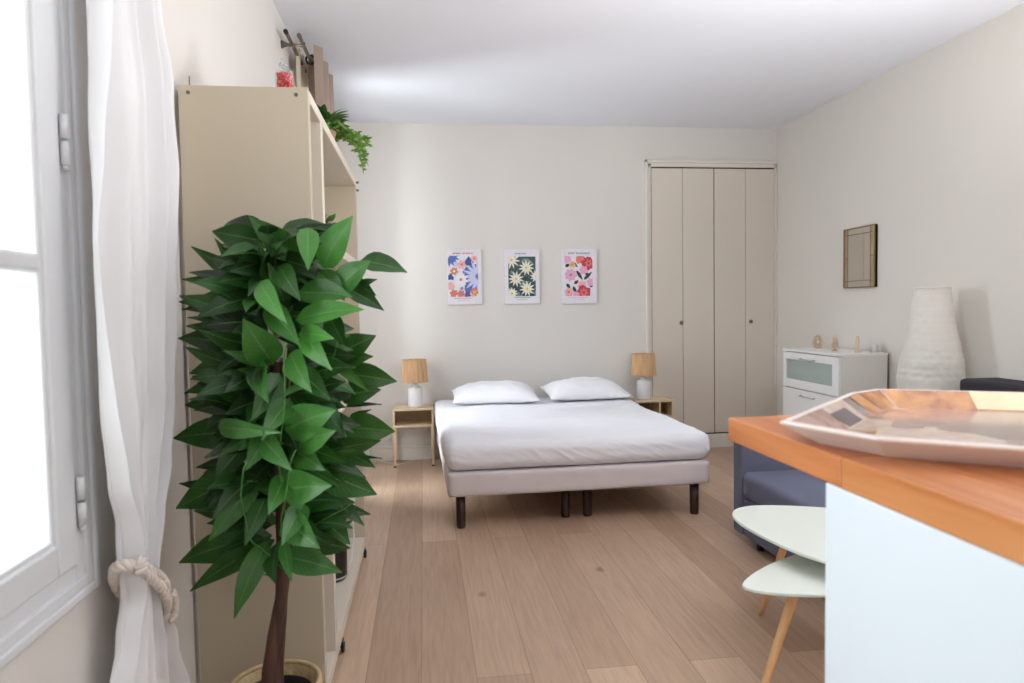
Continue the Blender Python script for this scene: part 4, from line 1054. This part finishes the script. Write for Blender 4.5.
for y in (sy0 + 0.01,): MB().box((2.64, y, 0.40), (2.87, y + 0.76, 0.78), 0.06, seg=4, smooth=True).build('back_cushion', M_char, so)
for x, y in ((sx0 + 0.06, 3.36), (sx0 + 0.06, 2.70), (2.85, 3.36), (2.85, 2.70)): MB().lathe([(0.018, 0), (0.024, 0.052)], (x, y, 0), 14).build('foot', M_black, so)

# nesting side tables with rounded triangular tops
def tri_outline(V, k):
    """closed smooth outline through three rounded corners with slightly bowed sides"""
    W = [Vector(v) for v in V]; n = 3; c = (W[0] + W[1] + W[2]) / 3; ctrl = []
    for i in range(n):
        p, q, r = W[i - 1], W[i], W[(i + 1) % n]
        ctrl += [q.lerp(p, k), q.lerp(r, k)]
        m = q.lerp(r, 0.5); ctrl.append(m + (m - c).normalized() * 0.032)
    for _ in range(4):
        ctrl = [x for i, p in enumerate(ctrl) for x in (p.lerp(ctrl[(i + 1) % len(ctrl)], 0.25), p.lerp(ctrl[(i + 1) % len(ctrl)], 0.75))]
    return [(p.x, p.y) for p in ctrl]
def side_table(V, k, z, legs, label):
    cx = sum(v[0] for v in V) / 3; cy = sum(v[1] for v in V) / 3
    t = thing('nesting_table', label, 'side table', (cx, cy, 0), 'nesting tables with pale tops')
    MB().prism(tri_outline(V, k), z - 0.012, z, bevel=0.004).build('table_top', M_tabletop, t)
    for a, b2 in legs:
        a, b2 = Vector(a), Vector(b2)
        pts = [a.lerp(b2, k / 8) for k in range(9)]
        MB().tube(pts, [0.017 - 0.0075 * k / 8 for k in range(9)], 16).build('leg', M_beech, t)
    return t
side_table([(1.13, 2.74), (1.27, 1.84), (1.86, 2.46)], 0.20, 0.45,
           [((1.40, 2.50, 0.438), (1.339, 2.646, 0)), ((1.66, 2.40, 0.438), (1.83, 2.44, 0)), ((1.44, 2.06, 0.438), (1.52, 1.90, 0))], 'taller nesting table with mint white rounded triangular top')
side_table([(0.905, 2.05), (1.38, 1.93), (1.51, 2.40)], 0.15, 0.38,
           [((1.175, 2.075, 0.368), (0.985, 1.985, 0)), ((1.38, 2.22, 0.368), (1.50, 2.33, 0)), ((1.36, 2.05, 0.368), (1.46, 1.93, 0))], 'shorter nesting table tucked below, nearer the kitchen counter')

# kitchen counter, worktop and tray
ctr = thing('kitchen_counter', 'pale blue white counter unit below the wooden worktop', 'counter', (1.02, 0.2, 0))
MB().box((0.586, -1.2, 0), (1.45, 0.958, 1.0045), 0.003).build('cabinet_panel', M_panel, ctr)
MB().box((0.64, -1.2, 0.0), (1.40, 0.90, 0.0801)).build('plinth', M_white, ctr)
cx_, cyy = 0.585, 1.290
b = MB(); ys = [1.290, 0.918, 0.42, -0.1, -0.7, -1.25]
xs = [0.585, 0.68, 0.775, 0.87, 0.965, 1.06, 1.155, 1.25, 1.345, 1.47]
rnd = random.Random(2)
for i in range(len(xs) - 1):
    off = 0 if i == 0 else rnd.uniform(-0.2, 0.2)
    yy = [1.290] + [y + off for y in ys[1:-1]] + [-1.25]
    for j in range(len(yy) - 1):
        b.box((xs[i] + (0 if i == 0 else 0.0002), yy[j + 1] + 0.0002, 1.005), (xs[i + 1] - 0.0002, yy[j], 1.050), 0.0035 if i == 0 else 0.0008, mi=(i + j) % 2)
wt = b.build('worktop', [M_counter, M_counter2], None, (1.02, 0.2, 1.005))
tag(wt, 'thick orange brown wooden worktop with butted staves', 'worktop')

def tray_mat():
    m, nt, bs = new_mat('tray_print')
    N, L = nt.nodes, nt.links
    tc = N.new('ShaderNodeTexCoord'); mp = N.new('ShaderNodeMapping'); mp.inputs['Scale'].default_value = (1, 1, 0.35); mp.inputs['Rotation'].default_value = (0, 0, 0.7)
    L.new(tc.outputs['Object'], mp.inputs['Vector'])
    vo = N.new('ShaderNodeTexVoronoi'); vo.inputs['Scale'].default_value = 8; vo.distance = 'CHEBYCHEV'; vo.inputs['Randomness'].default_value = 0.9
    L.new(mp.outputs['Vector'], vo.inputs['Vector'])
    sp = N.new('ShaderNodeSeparateXYZ'); L.new(vo.outputs['Color'], sp.inputs[0])
    cr = N.new('ShaderNodeValToRGB'); cr.color_ramp.interpolation = 'CONSTANT'
    cols = [(0.0, (196, 172, 152)), (0.24, (128, 98, 86)), (0.40, (204, 186, 172)), (0.52, (164, 100, 54)), (0.66, (96, 76, 76)), (0.74, (208, 180, 136)), (0.86, (142, 80, 50)), (0.93, (212, 198, 188))]
    while len(cr.color_ramp.elements) < len(cols): cr.color_ramp.elements.new(0.5)
    for e, (p, c) in zip(cr.color_ramp.elements, cols): e.position = p; e.color = lin(c)
    L.new(sp.outputs[0], cr.inputs['Fac'])
    nz = N.new('ShaderNodeTexNoise'); nz.inputs['Scale'].default_value = 14; nz.inputs['Detail'].default_value = 5; nz.inputs['Distortion'].default_value = 1.5
    L.new(tc.outputs['Object'], nz.inputs['Vector'])
    c2 = N.new('ShaderNodeValToRGB'); c2.color_ramp.elements[0].color = lin((150, 112, 92)); c2.color_ramp.elements[0].position = 0.35; c2.color_ramp.elements[1].color = lin((226, 212, 202)); c2.color_ramp.elements[1].position = 0.6
    L.new(nz.outputs['Fac'], c2.inputs['Fac'])
    mx = N.new('ShaderNodeMixRGB'); mx.inputs['Fac'].default_value = 0.28
    L.new(cr.outputs['Color'], mx.inputs['Color1']); L.new(c2.outputs['Color'], mx.inputs['Color2'])
    L.new(mx.outputs[0], bs.inputs['Base Color'])
    bs.inputs['Roughness'].default_value = 0.2; bs.inputs['Coat Weight'].default_value = 0.3; bs.inputs['Coat Roughness'].default_value = 0.05
    return m
M_tray = tray_mat()
M_trayw = mat('tray_edge', (228, 214, 206), 0.35, var=0.03)
M_trayo = wood('tray_amber', (150, 84, 30), (214, 150, 76), 'Z', scale=6, rough=0.15, stretch=4)
M_traycream = mat('tray_cream', (226, 204, 160), 0.2, var=0.12, scale=18)
RIM = [(0.552, 1.024), (0.606, 0.872), (0.90, 0.650), (1.09, 0.665), (1.36, 1.00), (1.325, 1.165), (0.952, 1.365), (0.860, 1.318)]
tcx = sum(p[0] for p in RIM) / 8; tcy = sum(p[1] for p in RIM) / 8
tray = thing('serving_tray', 'glossy eight sided tray with brown and cream patchwork print', 'tray', (tcx, tcy, 1.05))
def off(P, d):
    out = []
    for i in range(len(P)):
        p0, p, p1 = Vector(P[i - 1]), Vector(P[i]), Vector(P[(i + 1) % len(P)])
        a = (p - p0).normalized(); b2 = (p1 - p).normalized(); na = Vector((-a.y, a.x)); nb = Vector((-b2.y, b2.x))
        n = (na + nb).normalized(); out.append(p + n * d / max(0.4, n.dot(na)))
    return out
tb = MB()
def loop(P, z): return [tb.bm.verts.new((p[0], p[1], z)) for p in P]
zr = 1.0862
layers = [(off(RIM, 0.078), 1.0505, 0), (off(RIM, 0.05), 1.0505, 0), (RIM, zr - 0.005, 0), (off(RIM, -0.002), zr - 0.002, 0), (off(RIM, 0.0), zr, 0), (off(RIM, 0.012), zr, 2), (off(RIM, 0.060), 1.0545, 1)]
rings = [loop(P, z) for P, z, _ in layers]
for (A, B, mi) in ((rings[1], rings[2], 0), (rings[2], rings[3], 0), (rings[3], rings[4], 0), (rings[4], rings[5], 0), (rings[5], rings[6], 1)):
    for k in range(8):
        f = tb.bm.faces.new((A[k], A[(k + 1) % 8], B[(k + 1) % 8], B[k])); f.material_index = mi
        if mi == 1 and k in (5,): f.material_index = 3
tb.bm.faces.new(rings[1][::-1]); f = tb.bm.faces.new(rings[6]); f.material_index = 1
for v in rings[0]: tb.bm.verts.remove(v)
tb.build('tray_body', [M_trayw, M_tray, M_trayw, M_trayo], tray)
# inlaid panels on the inner slope of the far side
o14, o56 = off(RIM, 0.0145), off(RIM, 0.0575)
def inlay(e, t0, t1, name, m, lift=0.0007, s0=0.0, s1=1.0):
    a, b2, c2, d2_ = Vector(o14[e]), Vector(o14[(e + 1) % 8]), Vector(o56[e]), Vector(o56[(e + 1) % 8])
    def P(t, s_):
        p = a.lerp(b2, t).lerp(c2.lerp(d2_, t), s_); z = (zr - 0.0008) + (1.0568 - zr) * s_ + lift
        return (p.x, p.y, z)
    MB().poly([P(t0, s0), P(t1, s0), P(t1, s1), P(t0, s1)]).build(name, m, tray)
M_mauve = mat('tray_mauve', (84, 70, 76), 0.2, var=0.15, scale=30)
M_rose = mat('tray_rose', (176, 142, 128), 0.2, var=0.12, scale=24)
inlay(5, 0.0, 0.62, 'cream_inlay', M_traycream); inlay(5, 0.62, 0.665, 'brown_inlay', M_trayo, 0.0009)
inlay(7, 0.38, 0.62, 'mauve_inlay', M_mauve, s0=0.3); inlay(7, 0.0, 0.16, 'amber_inlay', M_trayo); inlay(7, 0.82, 1.0, 'rose_inlay', M_rose); inlay(6, 0.1, 0.9, 'amber_inlay', M_trayo)

# ---------------------------------------------------------------- light
w = bpy.data.worlds.new('sky'); scene.world = w; w.use_nodes = True
nt = w.node_tree; bg = nt.nodes['Background']
tcw = nt.nodes.new('ShaderNodeTexCoord'); spw = nt.nodes.new('ShaderNodeSeparateXYZ'); crw = nt.nodes.new('ShaderNodeValToRGB')
nt.links.new(tcw.outputs['Generated'], spw.inputs[0]); nt.links.new(spw.outputs['Z'], crw.inputs['Fac'])
crw.color_ramp.elements[0].color = (0.86, 0.90, 0.92, 1); crw.color_ramp.elements[0].position = 0.0
crw.color_ramp.elements[1].color = (0.92, 0.96, 1.0, 1); crw.color_ramp.elements[1].position = 0.5
nt.links.new(crw.outputs['Color'], bg.inputs['Color']); bg.inputs['Strength'].default_value = WORLD
def area(name, loc, rot, sx_, sy_, power, col):
    l = bpy.data.lights.new(name, 'AREA'); l.shape = 'RECTANGLE'; l.size = sx_; l.size_y = sy_; l.energy = power; l.color = col
    o = bpy.data.objects.new(name, l); COL.objects.link(o); o.location = loc; o.rotation_euler = rot; return o
area('daylight_near_window', (XL - 1.1, 0.93, 1.75), (0, -PI / 2, 0), 2.0, 1.7, P_W1, (0.90, 0.95, 1.0))
area('daylight_far_window', (XL - 1.5, 4.77, 1.9), (0, -PI / 2 + 0.12, 0), 2.6, 1.8, P_W2, (0.90, 0.95, 1.0))
area('camera_side_fill', (1.3, YN + 0.06, 1.65), (PI / 2, 0, 0), 2.6, 1.6, P_K, (1.0, 0.98, 0.95))  # unseen fill light added behind the camera to lift the near surfaces
bf = area('ceiling_fill', (2.25, 1.35, 1.35), (0, 0, 0), 1.1, 1.1, P_B, (0.96, 0.98, 1.0))  # added out of view, facing up, to brighten the ceiling
bf.rotation_euler = Vector((-0.34, 0.30, 0.89)).to_track_quat('-Z', 'Y').to_euler(); bf.data.spread = 2.4
scene.view_settings.view_transform = 'Standard'; scene.view_settings.look = 'None'; scene.view_settings.exposure = EXPO; scene.view_settings.gamma = 1.0

# ---------------------------------------------------------------- camera
F_PX, YAW, PITCH, ROLL, EYE = 697.257, 0.12563, 0.04793, 0.01653, 1.27
fwd = Vector((math.sin(YAW) * math.cos(PITCH), math.cos(YAW) * math.cos(PITCH), -math.sin(PITCH)))
right = Vector((math.cos(YAW), -math.sin(YAW), 0)); down = fwd.cross(right)
r2 = right * math.cos(ROLL) + down * math.sin(ROLL); d2 = -right * math.sin(ROLL) + down * math.cos(ROLL)
cam = bpy.data.cameras.new('camera'); cam.sensor_width = 36.0; cam.lens = F_PX * 36 / 1024; cam.clip_start = 0.05
co = bpy.data.objects.new('camera', cam); COL.objects.link(co)
Mx = Matrix((( r2.x, -d2.x, -fwd.x, 0), (r2.y, -d2.y, -fwd.y, 0), (r2.z, -d2.z, -fwd.z, EYE), (0, 0, 0, 1)))
co.matrix_world = Mx
cam.dof.use_dof = True; cam.dof.focus_distance = 3.4; cam.dof.aperture_fstop = 4.0
scene.camera = co
